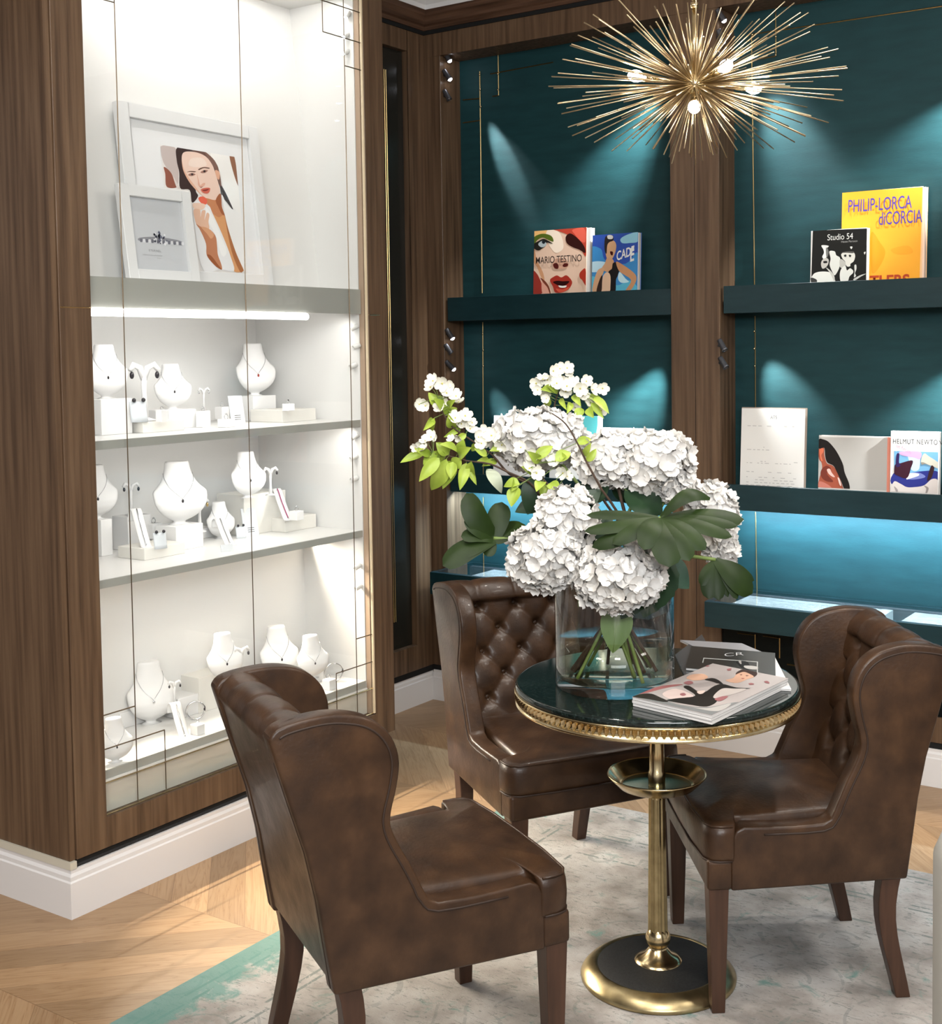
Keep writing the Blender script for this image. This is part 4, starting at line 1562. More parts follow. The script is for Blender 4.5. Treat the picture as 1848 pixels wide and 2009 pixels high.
FULL = [(0, 0), (1, 0), (1, 1), (0, 1)]
mp = uvmap(PO, PU, PV, CR)
pl = [((238, 234, 231), FULL, False)] + layers(mp, [
    ((205, 190, 186), [(540, 500), (690, 520), (720, 800), (690, 900), (600, 720), (560, 640)]),
    ((150, 92, 76), [(572, 705), (640, 760), (680, 850), (700, 912), (600, 905), (585, 780)]),
    ((225, 215, 210), [(660, 790), (720, 900), (735, 920), (700, 912)]),
    ((250, 247, 244), [(1040, 570), (1230, 600), (1330, 900), (1365, 1210), (1200, 1000), (1140, 760)]),
    ((150, 105, 82), [(1232, 598), (1280, 605), (1325, 880), (1310, 880), (1270, 760)]),
    ((66, 50, 48), [(705, 512), (860, 530), (980, 552), (1075, 640), (1120, 720), (1140, 860), (1200, 980), (1270, 1140), (1210, 1070), (1150, 990), (1110, 860), (900, 700), (890, 930), (915, 1000), (855, 1065), (830, 940), (735, 920), (725, 760), (700, 640)]),
    ((108, 78, 70), [(860, 530), (980, 552), (1075, 640), (1115, 740), (1060, 700), (1000, 610), (880, 556)]),
    ((130, 98, 88), [(980, 552), (1080, 640), (1130, 760), (1150, 900), (1120, 860), (1090, 740), (1040, 660)]),
    ((244, 212, 196), [(770, 560), (880, 556), (990, 600), (1060, 690), (1095, 790), (1125, 890), (1135, 970), (1090, 1040), (1010, 1030), (950, 985), (885, 900), (825, 820), (775, 735), (750, 640)]),
    ((233, 184, 158), [(750, 640), (775, 735), (825, 820), (885, 900), (950, 985), (1010, 1030), (960, 1000), (890, 935), (820, 850), (765, 740)]),
    ((232, 178, 150), [(1085, 740), (1130, 760), (1128, 830), (1105, 820)]),
    ((248, 225, 212), [(850, 620), (960, 620), (1000, 690), (900, 710), (820, 690)]),
    ((110, 78, 66), [(800, 758), (838, 748), (890, 752), (880, 760), (835, 757)]),
    ((110, 78, 66), [(918, 728), (970, 708), (1030, 716), (1020, 724), (970, 718), (925, 738)]),
    ((168, 124, 110), [(815, 785), (850, 768), (888, 780), (860, 797), (830, 797)]),
    ((58, 46, 48), [(842, 775), (856, 771), (868, 780), (856, 791), (844, 786)]),
    ((168, 124, 110), [(938, 758), (975, 738), (1012, 742), (990, 762), (955, 768)]),
    ((58, 46, 48), [(968, 742), (984, 741), (990, 752), (978, 762), (966, 755)]),
    ((232, 180, 158), [(900, 770), (912, 850), (915, 890), (940, 912), (975, 895), (985, 870), (960, 872), (935, 890), (922, 850)]),
    ((160, 98, 86), [(925, 900), (940, 908), (962, 902), (944, 916)]),
    ((214, 110, 92), [(940, 935), (985, 918), (1032, 920), (1028, 955), (1005, 975), (965, 968)]),
    ((132, 56, 52), [(955, 940), (990, 934), (1022, 930), (1002, 946), (970, 950)]),
    ((205, 138, 98), [(985, 1022), (1090, 1040), (1140, 975), (1150, 1100), (1190, 1230), (1120, 1215), (1060, 1180), (1010, 1090)]),
    ((168, 100, 66), [(1090, 1040), (1140, 975), (1152, 1110), (1180, 1190), (1150, 1180), (1120, 1120)]),
    ((222, 162, 112), [(1060, 1190), (1120, 1215), (1180, 1200), (1230, 1370), (1290, 1560), (1365, 1720), (1360, 1760), (1272, 1755), (1240, 1610), (1160, 1400)]),
    ((180, 116, 74), [(1185, 1210), (1230, 1370), (1290, 1560), (1365, 1720), (1362, 1758), (1330, 1755), (1260, 1590), (1215, 1400)]),
    ((246, 244, 243), [(1150, 985), (1220, 1110), (1365, 1210), (1378, 1500), (1380, 1757), (1365, 1730), (1290, 1560), (1215, 1330), (1180, 1180)]),
    ((240, 239, 240), [(870, 1060), (1010, 1090), (1060, 1180), (1160, 1400), (1240, 1610), (1272, 1755), (1140, 1740), (960, 1740), (880, 1320)]),
    ((250, 249, 248), [(985, 1110), (1060, 1210), (1140, 1400), (1200, 1560), (1150, 1600), (1090, 1400), (1020, 1260)]),
    ((236, 108, 84), [(915, 1020), (960, 1005), (1002, 1040), (990, 1085), (940, 1070)]),
    ((240, 206, 186), [(860, 1075), (930, 1070), (985, 1090), (960, 1135), (900, 1140), (865, 1120)]),
    ((234, 190, 164), [(865, 1140), (930, 1140), (935, 1210), (950, 1150), (985, 1150), (975, 1240), (1000, 1170), (1025, 1190), (1015, 1260), (1020, 1330), (930, 1330), (885, 1260)]),
    ((196, 132, 98), [(890, 1280), (940, 1310), (1020, 1330), (1085, 1400), (1102, 1500), (1110, 1590), (1145, 1690), (1148, 1742), (1080, 1700), (1000, 1600), (990, 1480), (930, 1340)]),
    ((222, 164, 126), [(940, 1310), (1020, 1330), (1070, 1390), (1040, 1430), (1000, 1380)]),
    ((158, 92, 58), [(1000, 1600), (1040, 1600), (1110, 1690), (1148, 1742), (1080, 1700)]),
])
pic = art('photograph', PO, PU, PV, pl)
world_parent(root, pic)
# small frame in front
P1 = Vector((-.135, 0, 1.834))
v2 = Vector((-math.sin(R3(8)), 0, math.cos(R3(8))))
n2 = Vector((0, 1, 0)).cross(v2).normalized()
if n2.x < 0:
    n2 = -n2
d1 = plane_pt(372, 376, P1, n2)
d0 = plane_pt(232, 356, P1, n2)
A_ = Vector((P1.x, d0.y, zb0))
B2 = Vector((P1.x, d1.y, zb0))
C2 = A_ + v2 * ((d1.z - zb0) / v2.z)
root, O2, u2, v2, n2, LU, LV = leaning_frame(A_, B2, C2, .036, 'picture_frame', 'small white frame with a ring print standing before the large portrait', .1)
O2 = O2 + u2 * .036 + v2 * .036
U2, V2 = u2 * (LU - .072), v2 * (LV - .072)
rp = [((206, 208, 212), [(0, 0), (1, 0), (1, 1), (0, 1)], False)]
rnd = random.Random(3)
rp.append(((150, 150, 156), [(.14, .40), (.40, .43), (.60, .43), (.94, .38), (.94, .44), (.66, .47), (.38, .47), (.14, .44)]))
for k in range(16):
    x = .15 + k * .052
    rp.append(((228, 228, 232) if k % 2 else (120, 120, 130), [(x, .385), (x + .04, .39), (x + .04, .43), (x, .425)]))
for k in range(26):
    a = rnd.uniform(0, 6.28)
    r = rnd.uniform(.02, .13)
    cxx, cyy = .52 + r * math.cos(a), .46 + r * math.sin(a) * .8
    s = rnd.uniform(.012, .03)
    rp.append((rnd.choice([(60, 60, 75), (240, 240, 245), (110, 112, 130), (30, 30, 40)]), [(cxx - s, cyy), (cxx, cyy - s), (cxx + s, cyy), (cxx, cyy + s)], False))
pc = art('ring_print', O2, U2, V2, rp)
tx = [text('printed_word', 'ETERNEL', O2, U2, V2, .28, .262, .030, (150, 150, 152), wscale=1.05, track=1.25),
      text('printed_caption', 'Solitaire en or blanc serti de diamants', O2, U2, V2, .16, .205, .014, (160, 160, 162), wscale=1.1),
      text('printed_caption', 'diamants', O2, U2, V2, .42, .170, .013, (170, 170, 172))]
world_parent(root, pc, *tx)

# ------------------------------------------------------------------ vase and flowers
VX, VY, VR, VZ = 1.497, .4875, .147, .770
vase = thing('glass_vase', 'large clear glass cylinder vase half filled with water on the bistro table', 'vase', (VX, VY, VZ + .0005))
MB().lathe([(0, 0), (VR - .006, 0), (VR - .001, .004), (VR, .010), (VR, .300), (VR - .0025, .3025), (VR - .005, .300), (VR - .0055, .030), (VR - .012, .024), (0, .022)], 72).build('glass_body', vaseglass, vase)
MB().lathe([(0, .0215), (VR - .011, .0235), (VR - .0052, .031), (VR - .0052, .115), (0, .115)], 72).build('water', watermat, vase)
DV = (Vector((VX, VY, VZ)) - CP).dot(FW)


def stem_pts(top, seedv, bottom=None):
    rnd = random.Random(seedv)
    a = rnd.uniform(0, 6.28)
    r = rnd.uniform(.06, .125)
    bot = bottom or Vector((VX + r * math.cos(a), VY + r * math.sin(a), VZ + .03))
    mid = Vector((VX - (bot.x - VX) * .55 + rnd.uniform(-.03, .03), VY - (bot.y - VY) * .55, VZ + .29))
    # stay inside the mouth of the vase
    to = Vector(top)
    dx = to - mid
    pts = catmull([bot, bot.lerp(mid, .5), mid, mid.lerp(to, .55) + Vector((0, 0, .02)), to], 5, False)
    return pts


def hydrangea(px, py, rx, ry, dd, label, seedv, group='white hydrangea heads in the bouquet', lobes=None):
    """flower head: dense florets of four petals over an uneven ball"""
    rnd = random.Random(seedv)
    dep = DV + dd
    c = ad(px, py, dep)
    R_x, R_z = rx * dep / F, ry * dep / F
    root = thing('hydrangea', label, 'flower', c, group=group)
    b = MB()
    n = int(105 * (R_x * R_z) / (.075 * .075)) + 40
    for i in range(n):
        zc = 1 - 2 * (i + .5) / n
        a = i * 2.39996
        rr = math.sqrt(1 - zc * zc)
        d = Vector((rr * math.cos(a), rr * math.sin(a), zc))
        if d.dot(-FW) < -.45:
            continue
        k = 1 + .12 * noise.noise(d * 2.3 + Vector((seedv, 0, 0))) * 1.6 + rnd.uniform(-.07, .05)
        o = RT * (d.dot(RT) * R_x) - DN * (d.dot(-DN) * R_z) * 1.0 - FW * (d.dot(-FW) * (R_x + R_z) * .45)
        o *= k
        nn = (d + Vector((rnd.uniform(-.5, .5), rnd.uniform(-.5, .5), rnd.uniform(-.5, .5)))).normalized()
        t1 = nn.orthogonal().normalized()
        t1 = Matrix.Rotation(rnd.uniform(0, 6.28), 3, nn) @ t1
        t2 = nn.cross(t1)
        s = rnd.uniform(.0155, .0225)
        for q in range(4):
            w = q * math.pi / 2
            u = t1 * math.cos(w) + t2 * math.sin(w)
            v = nn.cross(u)
            cup = rnd.uniform(.15, .6)
            vs = []
            for jj, (l_, w_) in enumerate(((.0, .10), (.35, .52), (.72, .62), (1.0, .30))):
                for e_ in (-1, 0, 1):
                    vs.append(o + u * l_ * s + v * e_ * w_ * s + nn * (s * cup * l_ * l_ + s * .18 * (e_ * e_) * (1 if jj else 0) + rnd.uniform(-.03, .03) * s))
            fs = []
            for jj in range(3):
                for e_ in range(2):
                    fs.append((jj * 3 + e_, jj * 3 + e_ + 1, jj * 3 + 4 + e_, jj * 3 + 3 + e_))
            b.add(vs, fs, 0, True)
    b.build('flower_head', petalw, root, merge=1e-7)
    core = MB().ball((0, 0, 0), 1, 0, 14, 10, (R_x * .80, R_x * .72, R_z * .80))
    core.build('flower_centre', petalw, root)
    pts = [p - c for p in stem_pts(c, seedv)]
    MB().tube(pts, .0042, 8).build('stem', greenstem if seedv % 2 else twig, root)
    return root


hydrangea(1058, 862, 88, 52, .10, 'white hydrangea head at the back left under the upper blossom sprig', 11)
hydrangea(1198, 902, 60, 48, -.02, 'white hydrangea at the top centre, left half of the widest flower cluster', 12)
hydrangea(1282, 906, 74, 56, -.03, 'white hydrangea at the top right of the bouquet, beside the walnut pillar', 13)
hydrangea(1326, 952, 34, 26, -.04, 'small white hydrangea tuft just above the big monstera leaf', 19)
hydrangea(1110, 1022, 52, 62, -.10, 'white hydrangea standing tall left of the big monstera leaf', 14)
hydrangea(1070, 1092, 68, 58, -.13, 'white hydrangea at the lower left, hanging over the vase rim', 15)
hydrangea(1212, 1128, 82, 62, -.17, 'white hydrangea at the front centre hanging over the vase', 16)
hydrangea(1398, 1010, 42, 56, .03, 'white hydrangea half hidden behind the big monstera leaf', 17)
hydrangea(1412, 1072, 26, 34, .04, 'small white hydrangea tuft at the far right below the monstera leaf', 18)


def leaf_mesh(b, p0, p1, w, nrm, bend=.12, fold=.15, mi=0, nseg=9, tip=.0, wave=0):
    """pointed leaf from p0 to p1"""
    p0, p1 = Vector(p0), Vector(p1)
    L = (p1 - p0)
    side = L.cross(nrm).normalized()
    up = side.cross(L).normalized()
    vs = []
    for i in range(nseg + 1):
        t = i / nseg
        ww = w * (math.sin(math.pi * min(1, t ** .75)) ** .85) * (1 + wave * math.sin(t * 40))
        c = p0 + L * t + up * bend * L.length * math.sin(math.pi * t)
        for e_ in (-1, -.5, 0, .5, 1):
            vs.append(c + side * ww * .5 * e_ + up * fold * ww * abs(e_))
    fs = [(i * 5 + k, i * 5 + k + 1, i * 5 + 6 + k, i * 5 + 5 + k) for i in range(nseg) for k in range(4)]
    b.add(vs, fs, mi, True)


def lobe(b, c, tip, w, nrm, arch=.15, base=.30, rnd_tip=.55, side_curve=0, mi=0):
    """one finger of a monstera leaf: ribbon from the centre with a broad rounded end"""
    c, tip = Vector(c), Vector(tip)
    L = tip - c
    side = L.cross(nrm).normalized()
    up = side.cross(L).normalized()
    vs = []
    K = 14
    for i in range(K + 1):
        t = i / K
        if t < rnd_tip:
            ww = w * (base + (1 - base) * math.sin(t / rnd_tip * math.pi / 2))
        else:
            q = (t - rnd_tip) / (1 - rnd_tip)
            ww = w * math.sqrt(max(0, 1 - q ** 2.2)) + .0002
        m = c + L * t + up * arch * L.length * math.sin(math.pi * t * .9) + side * side_curve * L.length * math.sin(math.pi * t)
        for e_ in (-1, -.5, 0, .5, 1):
            vs.append(m + side * ww * .5 * e_ - up * .10 * ww * e_ * e_)
    fs = [(i * 5 + k, i * 5 + k + 1, i * 5 + 6 + k, i * 5 + 5 + k) for i in range(K) for k in range(4)]
    b.add(vs, fs, mi, True)


def monstera(center, cdd, tips, label, stem_to=None, seedv=0, mats=monst):
    cc = ad(center[0], center[1], DV + cdd)
    root = thing('monstera_leaf', label, 'leaf', cc, group='monstera leaves in the bouquet')
    b = MB()
    nrm = (-FW * .75 + Vector((0, 0, .75))).normalized()
    for tp in tips:
        tx_, ty_, dd, wpx, arch = tp[:5]
        sc_ = tp[5] if len(tp) > 5 else 0
        p = ad(tx_, ty_, DV + cdd + dd)
        lobe(b, Vector((0, 0, 0)), p - cc, wpx * (DV + cdd) / F, nrm, arch, tp[6] if len(tp) > 6 else .30, .6, sc_)
    b.build('blade', mats, root, merge=1e-7)
    if stem_to is not None:
        pts = [p - cc for p in stem_pts(cc, seedv)]
        MB().tube(pts, .0045, 8).build('stem', greenstem, root)
    return root


monstera((1296, 1016), -.21, [(1162, 1078, -.02, 40, .16, -.10), (1146, 1046, -.01, 30, .12, -.08), (1150, 1012, .02, 24, .05), (1201, 1072, -.05, 36, .18, -.06),
                              (1262, 1084, -.09, 44, .22, .04), (1312, 1118, -.11, 62, .20), (1352, 1106, -.10, 50, .20), (1384, 1084, -.08, 46, .2, .06),
                              (1436, 1058, -.05, 34, .16, .06), (1447, 1036, -.03, 28, .13, .05), (1459, 1022, .0, 46, .10, .03), (1392, 984, .04, 34, .34, -.05)],
         'big dark monstera leaf spreading over the front right of the bouquet', 1, 21)
monstera((1404, 1098), -.05, [(1390, 1176, -.03, 34, .05, .06), (1410, 1178, -.03, 30, .05), (1446, 1176, -.02, 22, .08), (1428, 1172, -.02, 16, .06), (1474, 1166, .0, 54, .14, .04),
                              (1376, 1150, -.02, 24, .06, .05), (1478, 1140, .02, 30, .1)],
         'small drooping monstera leaf at the lower right in front of the wall case', 1, 22)
monstera((968, 1056), -.02, [(869, 1112, -.04, 52, .08, .04, .5), (884, 1092, -.03, 44, .08, 0, .5), (904, 1054, -.02, 36, .12, .06, .6), (912, 1012, -.01, 42, .10, -.05, .6), (913, 968, .0, 50, .12, -.10, .6),
                              (1030, 1030, .04, 50, .05, 0, .6), (956, 1092, -.02, 26, .02), (985, 985, .03, 46, .04, 0, .6), (940, 1030, .0, 40, .1, 0, .8)],
         'monstera leaf with pale shining tips at the left of the bouquet', 1, 23)


def leaf_thing(px0, py0, px1, py1, wpx, dd, label, m=darkleaf, bend=.1, wave=0, name='hydrangea_leaf', group='dark oval leaves in the bouquet', fold=.12, dd2=None, stem=True):
    a = ad(px0, py0, DV + dd)
    c = ad(px1, py1, DV + (dd if dd2 is None else dd2))
    root = thing(name, label, 'leaf', a, group=group)
    b = MB()
    nrm = (-FW * .8 + Vector((0, 0, .6))).normalized()
    leaf_mesh(b, (0, 0, 0), c - a, wpx * DV / F, nrm, bend, fold, 0, 16, wave=wave)
    b.build('blade', m, root)
    MB().tube([p * 1.0 for p in [(c - a) * .97 + Vector((0, 0, .0)), (c - a) * .5 + nrm * bend * (c - a).length * .95, Vector((0, 0, 0))]], .0012, 5).build('midrib', greenstem, root)
    return root


leaf_thing(1190, 1000, 1140, 1140, 70, -.06, 'dark leaf between the two left hydrangea heads')
leaf_thing(1150, 985, 1195, 930, 60, -.02, 'dark leaf under the top centre hydrangea')
leaf_thing(1130, 1010, 1180, 960, 44, -.07, 'greyish leaf right of the tall hydrangea')
leaf_thing(1225, 960, 1300, 1010, 80, -.05, 'dark leaf in the hollow above the monstera centre')
leaf_thing(1140, 1070, 1110, 1150, 60, -.05, 'dark leaf behind the lower left hydrangea')
leaf_thing(1300, 1085, 1218, 1215, 92, -.12, 'large serrated dark leaf hanging at the right of the front hydrangea', wave=.05)
leaf_thing(1310, 1090, 1262, 1212, 84, -.10, 'serrated dark leaf hugging the right rim of the vase', wave=.05)
leaf_thing(1292, 1105, 1352, 1155, 60, -.08, 'blue-green leaf below the big monstera leaf', m=noisy('blue_green_leaf', [(.022, .055, .035), (.04, .09, .055)], (1, 1, 1), 20, 4, .5))
leaf_thing(1215, 1180, 1202, 1282, 62, -.07, 'light green leaf hanging into the vase water', m=palegreen, bend=.02)
leaf_thing(1148, 1128, 1134, 1192, 12, -.10, 'narrow light leaf hanging beside the left vase edge', m=palegreen, bend=.1)
leaf_thing(1060, 930, 1035, 1010, 50, .0, 'dark leaf behind the lime sprig')
leaf_thing(1080, 985, 1010, 1005, 46, .02, 'dark leaf behind the tall hydrangea, left side')
leaf_thing(955, 920, 984, 968, 26, .0, 'pale curled leaf below the long blossom branch', m=mat('pale_leaf_back', (.42, .46, .34), .5), bend=.2)
leaf_thing(1160, 1130, 1140, 1165, 40, -.02, 'dark leaf in the gap between the two lower hydrangea heads')
leaf_thing(1200, 955, 1262, 985, 60, .02, 'dark leaf deep under the widest flower cluster')


# ---------------------------------------------------------------- blossom branches
def blossom_branch(label, path, dd, flowers, leaves, seedv, r0=.0042, ddtip=0):
    rnd = random.Random(seedv)
    P_ = [ad(x, y, DV + dd + ddtip * i / max(1, len(path) - 1)) for i, (x, y) in enumerate(path)]
    base = P_[0]
    root = thing('blossom_branch', label, 'branch', base, group='flowering branches in the bouquet')
    inside = stem_pts(base, seedv)
    pts = [p - base for p in inside[:-1]] + [p - base for p in catmull(P_, 4, False)]
    rs = [r0 * (1.15 - .85 * i / len(pts)) for i in range(len(pts))]
    MB().tube(pts, rs, 8).build('twig', twig, root)
    fb, sb_, lb_, st = MB(), MB(), MB(), MB()
    allp = catmull(P_, 6, False)
    for (x, y, spx) in flowers:
        c = ad(x, y, DV + dd + rnd.uniform(-.03, .02)) - base
        nn = (-FW + Vector((rnd.uniform(-.7, .7), rnd.uniform(-.7, .7), rnd.uniform(-.3, .8)))).normalized()
        t1 = nn.orthogonal().normalized()
        t1 = Matrix.Rotation(rnd.uniform(0, 6.28), 3, nn) @ t1
        t2 = nn.cross(t1)
        s = spx * 1.12 * DV / F
        for q in range(5):
            w = q * 2 * math.pi / 5
            u = t1 * math.cos(w) + t2 * math.sin(w)
            v = nn.cross(u)
            vs = []
            for jj, (l_, w_) in enumerate(((.08, .08), (.35, .34), (.7, .46), (.92, .34), (1.0, .12))):
                for e_ in (-1, 0, 1):
                    vs.append(c + u * l_ * s + v * e_ * w_ * s + nn * s * (.55 * l_ * l_ + .12 * e_ * e_))
            fb.add(vs, [(jj * 3 + e_, jj * 3 + e_ + 1, jj * 3 + 4 + e_, jj * 3 + 3 + e_) for jj in range(4) for e_ in range(2)], 0, True)
        sb_.ball(c + nn * s * .12, s * .13, 0, 6, 5)
        near = min(allp, key=lambda p: (p - base - c).length) - base
        st.tube([near, near.lerp(c, .6) + Vector((0, 0, .004)), c], .0009, 4, 0, False)
    for (x0, y0, x1, y1, w) in leaves:
        a = ad(x0, y0, DV + dd + rnd.uniform(-.02, .02)) - base
        c = ad(x1, y1, DV + dd + rnd.uniform(-.05, .02)) - base
        nrm = (-FW + Vector((rnd.uniform(-.4, .4), rnd.uniform(-.4, .4), rnd.uniform(-.1, .7)))).normalized()
        leaf_mesh(lb_, a, c, w * DV / F, nrm, .10, .22, 0, 8)
        near = min(allp, key=lambda p: (p - base - a).length) - base
        st.tube([near, a], .0009, 4, 0, False)
    fb.build('blossoms', blossom, root, merge=1e-7)['kind'] = 'stuff'
    sb_.build('stamens', stamen, root)['kind'] = 'stuff'
    lb_.build('leaves', lime, root, merge=1e-7)['kind'] = 'stuff'
    st.build('flower_stalks', greenstem, root)['kind'] = 'stuff'
    return root


blossom_branch('long blossom branch reaching up to the left with lime leaves and a flower tuft', [(1060, 960), (1000, 930), (966, 893), (925, 864), (888, 838), (870, 812), (862, 785)], .04,
               [(850, 748, 13), (868, 752, 14), (884, 762, 13), (845, 760, 11), (895, 778, 13), (876, 772, 12), (900, 790, 11), (822, 793, 12), (835, 796, 11), (862, 800, 11), (868, 790, 10), (893, 820, 13),
                (912, 816, 13), (922, 842, 12), (905, 832, 11), (900, 858, 9), (938, 858, 12), (950, 850, 14), (965, 855, 14), (978, 862, 13), (958, 866, 12), (985, 872, 12), (945, 870, 12), (926, 830, 9)],
               [(862, 800, 840, 770, 22), (866, 805, 850, 782, 22), (880, 812, 870, 792, 18), (880, 800, 894, 784, 16), (872, 790, 850, 785, 20), (850, 822, 830, 845, 16), (852, 820, 848, 848, 12),
                (890, 840, 880, 812, 20), (884, 812, 896, 800, 20), (905, 840, 870, 858, 12), (915, 852, 895, 862, 14), (955, 895, 930, 880, 16), (960, 905, 935, 905, 16), (975, 905, 945, 915, 16),
                (985, 880, 960, 885, 14), (940, 872, 925, 885, 16)], 31, ddtip=-.02)
blossom_branch('lower blossom branch pointing left with large lime leaves', [(1068, 985), (1040, 948), (1000, 928), (960, 910), (915, 904), (875, 893), (850, 890)], -.02,
               [(846, 858, 12), (835, 865, 10), (824, 874, 11), (832, 882, 10), (852, 856, 9), (815, 878, 8), (886, 862, 8)],
               [(832, 890, 785, 908, 18), (845, 893, 812, 880, 16), (860, 898, 830, 912, 30), (858, 900, 840, 930, 30), (862, 898, 822, 945, 26), (876, 900, 846, 962, 34), (895, 905, 868, 960, 24),
                (888, 906, 884, 940, 22), (880, 892, 855, 868, 26), (898, 888, 862, 872, 22), (905, 885, 910, 862, 22), (900, 895, 925, 878, 24), (905, 900, 890, 916, 26), (915, 908, 902, 962, 22),
                (925, 905, 930, 938, 22), (915, 910, 935, 952, 14), (870, 905, 882, 925, 30), (850, 885, 868, 905, 34)], 32)
blossom_branch('upright blossom sprig at the top centre behind the hydrangeas', [(1108, 880), (1090, 830), (1088, 795), (1100, 765), (1128, 758)], .14,
               [(1085, 728, 12), (1098, 724, 12), (1112, 722, 12), (1118, 730, 10), (1090, 740, 12), (1052, 752, 13), (1065, 745, 12), (1075, 745, 12), (1055, 765, 10), (1068, 775, 11), (1072, 782, 9),
                (1092, 752, 13), (1105, 748, 11), (1112, 758, 13), (1125, 752, 13), (1138, 762, 14), (1150, 748, 12), (1162, 765, 12), (1182, 762, 12), (1145, 775, 12), (1158, 790, 12), (1128, 800, 10), (1180, 805, 11), (1110, 768, 12)],
               [(1075, 778, 1070, 800, 16), (1085, 770, 1060, 765, 22), (1100, 782, 1112, 805, 12), (1125, 775, 1140, 798, 16), (1150, 775, 1190, 800, 18), (1165, 780, 1195, 812, 18), (1140, 800, 1132, 825, 20),
                (1155, 800, 1165, 820, 20), (1120, 790, 1112, 812, 14), (1095, 765, 1075, 758, 20), (1160, 790, 1185, 822, 14)], 33, ddtip=.02)
blossom_branch('short blossom sprig with lime leaves low in front of the back left hydrangea', [(1118, 985), (1075, 950), (1055, 925), (1050, 905)], -.06,
               [(1038, 920, 14), (1052, 928, 13), (1090, 905, 12), (1105, 928, 12), (1112, 935, 10), (1022, 878, 12), (1045, 892, 12), (1075, 895, 10)],
               [(1062, 940, 1022, 915, 16), (1020, 950, 988, 955, 26), (1015, 955, 1003, 995, 28), (1065, 945, 1052, 965, 22), (1078, 948, 1098, 968, 24), (1070, 950, 1062, 978, 22), (1090, 905, 1120, 888, 26),
                (1098, 908, 1112, 895, 30), (1060, 905, 1035, 885, 20), (1130, 870, 1160, 862, 18), (1050, 900, 1085, 875, 22), (1010, 940, 1002, 965, 18)], 34)
blossom_branch('bare dark twig curving up over the back left hydrangea', [(1180, 960), (1150, 905), (1133, 870), (1110, 832), (1083, 811)], -.09, [], [(1150, 905, 1170, 880, 16), (1145, 895, 1160, 868, 14)], 35)


# ------------------------------------------------------------------ books and sheets on the niche shelves
def book(label, x0, x1, zb_, zt, yf, thick, cover, lipz, layers_, crop, spine=None, name='book', pages_right=0.0, edge=(225, 220, 214), lean=.05, shift=0, cat='book', group=None):
    """standing book; front cover in the plane y=yf (leaning back a little); art above the shelf lip"""
    root = thing(name, label, cat, ((x0 + x1) / 2, yf + thick / 2, zb_), group=group)
    V = Vector((0, lean, 1)) * (zt - zb_)
    n = Vector((1, 0, 0)).cross(V).normalized()

    def slab(a, c, y0, y1, ins):
        vs = []
        for yy_ in (y0, y1):
            for x, t in ((a, ins), (c, ins), (c, 1 - ins), (a, 1 - ins)):
                vs.append(Vector((x, yf, zb_)) + V * t - n * yy_)
        return MB().add(vs, [(0, 3, 2, 1), (4, 5, 6, 7), (0, 1, 5, 4), (1, 2, 6, 5), (2, 3, 7, 6), (3, 0, 4, 7)])
    cm = colm(srgb(*cover))
    c1 = slab(x0, x1, 0, .0025, 0)
    c1.v += []
    fr = c1.build('cover', cm, bevel=.0006, seg=1)
    bk = slab(x0, x1 + pages_right, thick - .0025, thick, 0).build('back_cover', cm, bevel=.0006, seg=1)
    pg = slab(x0 + .002, x1 + pages_right - .002, .0025, thick - .0025, .006).build('page_block', colm(srgb(*edge), .7))
    objs = [fr, bk, pg]
    O = Vector((x0, yf, zb_)) + V * ((lipz - zb_) / (zt - zb_))
    U = Vector((x1 - x0, 0, 0))
    V2_ = V * ((zt - lipz) / (zt - zb_))
    if layers_:
        m_ = uvmap(O, U, V2_, crop)
        objs.append(art('cover_picture', O, U, V2_, layers(m_, layers_)))
    world_parent(root, *objs)
    return root, O, U, V2_


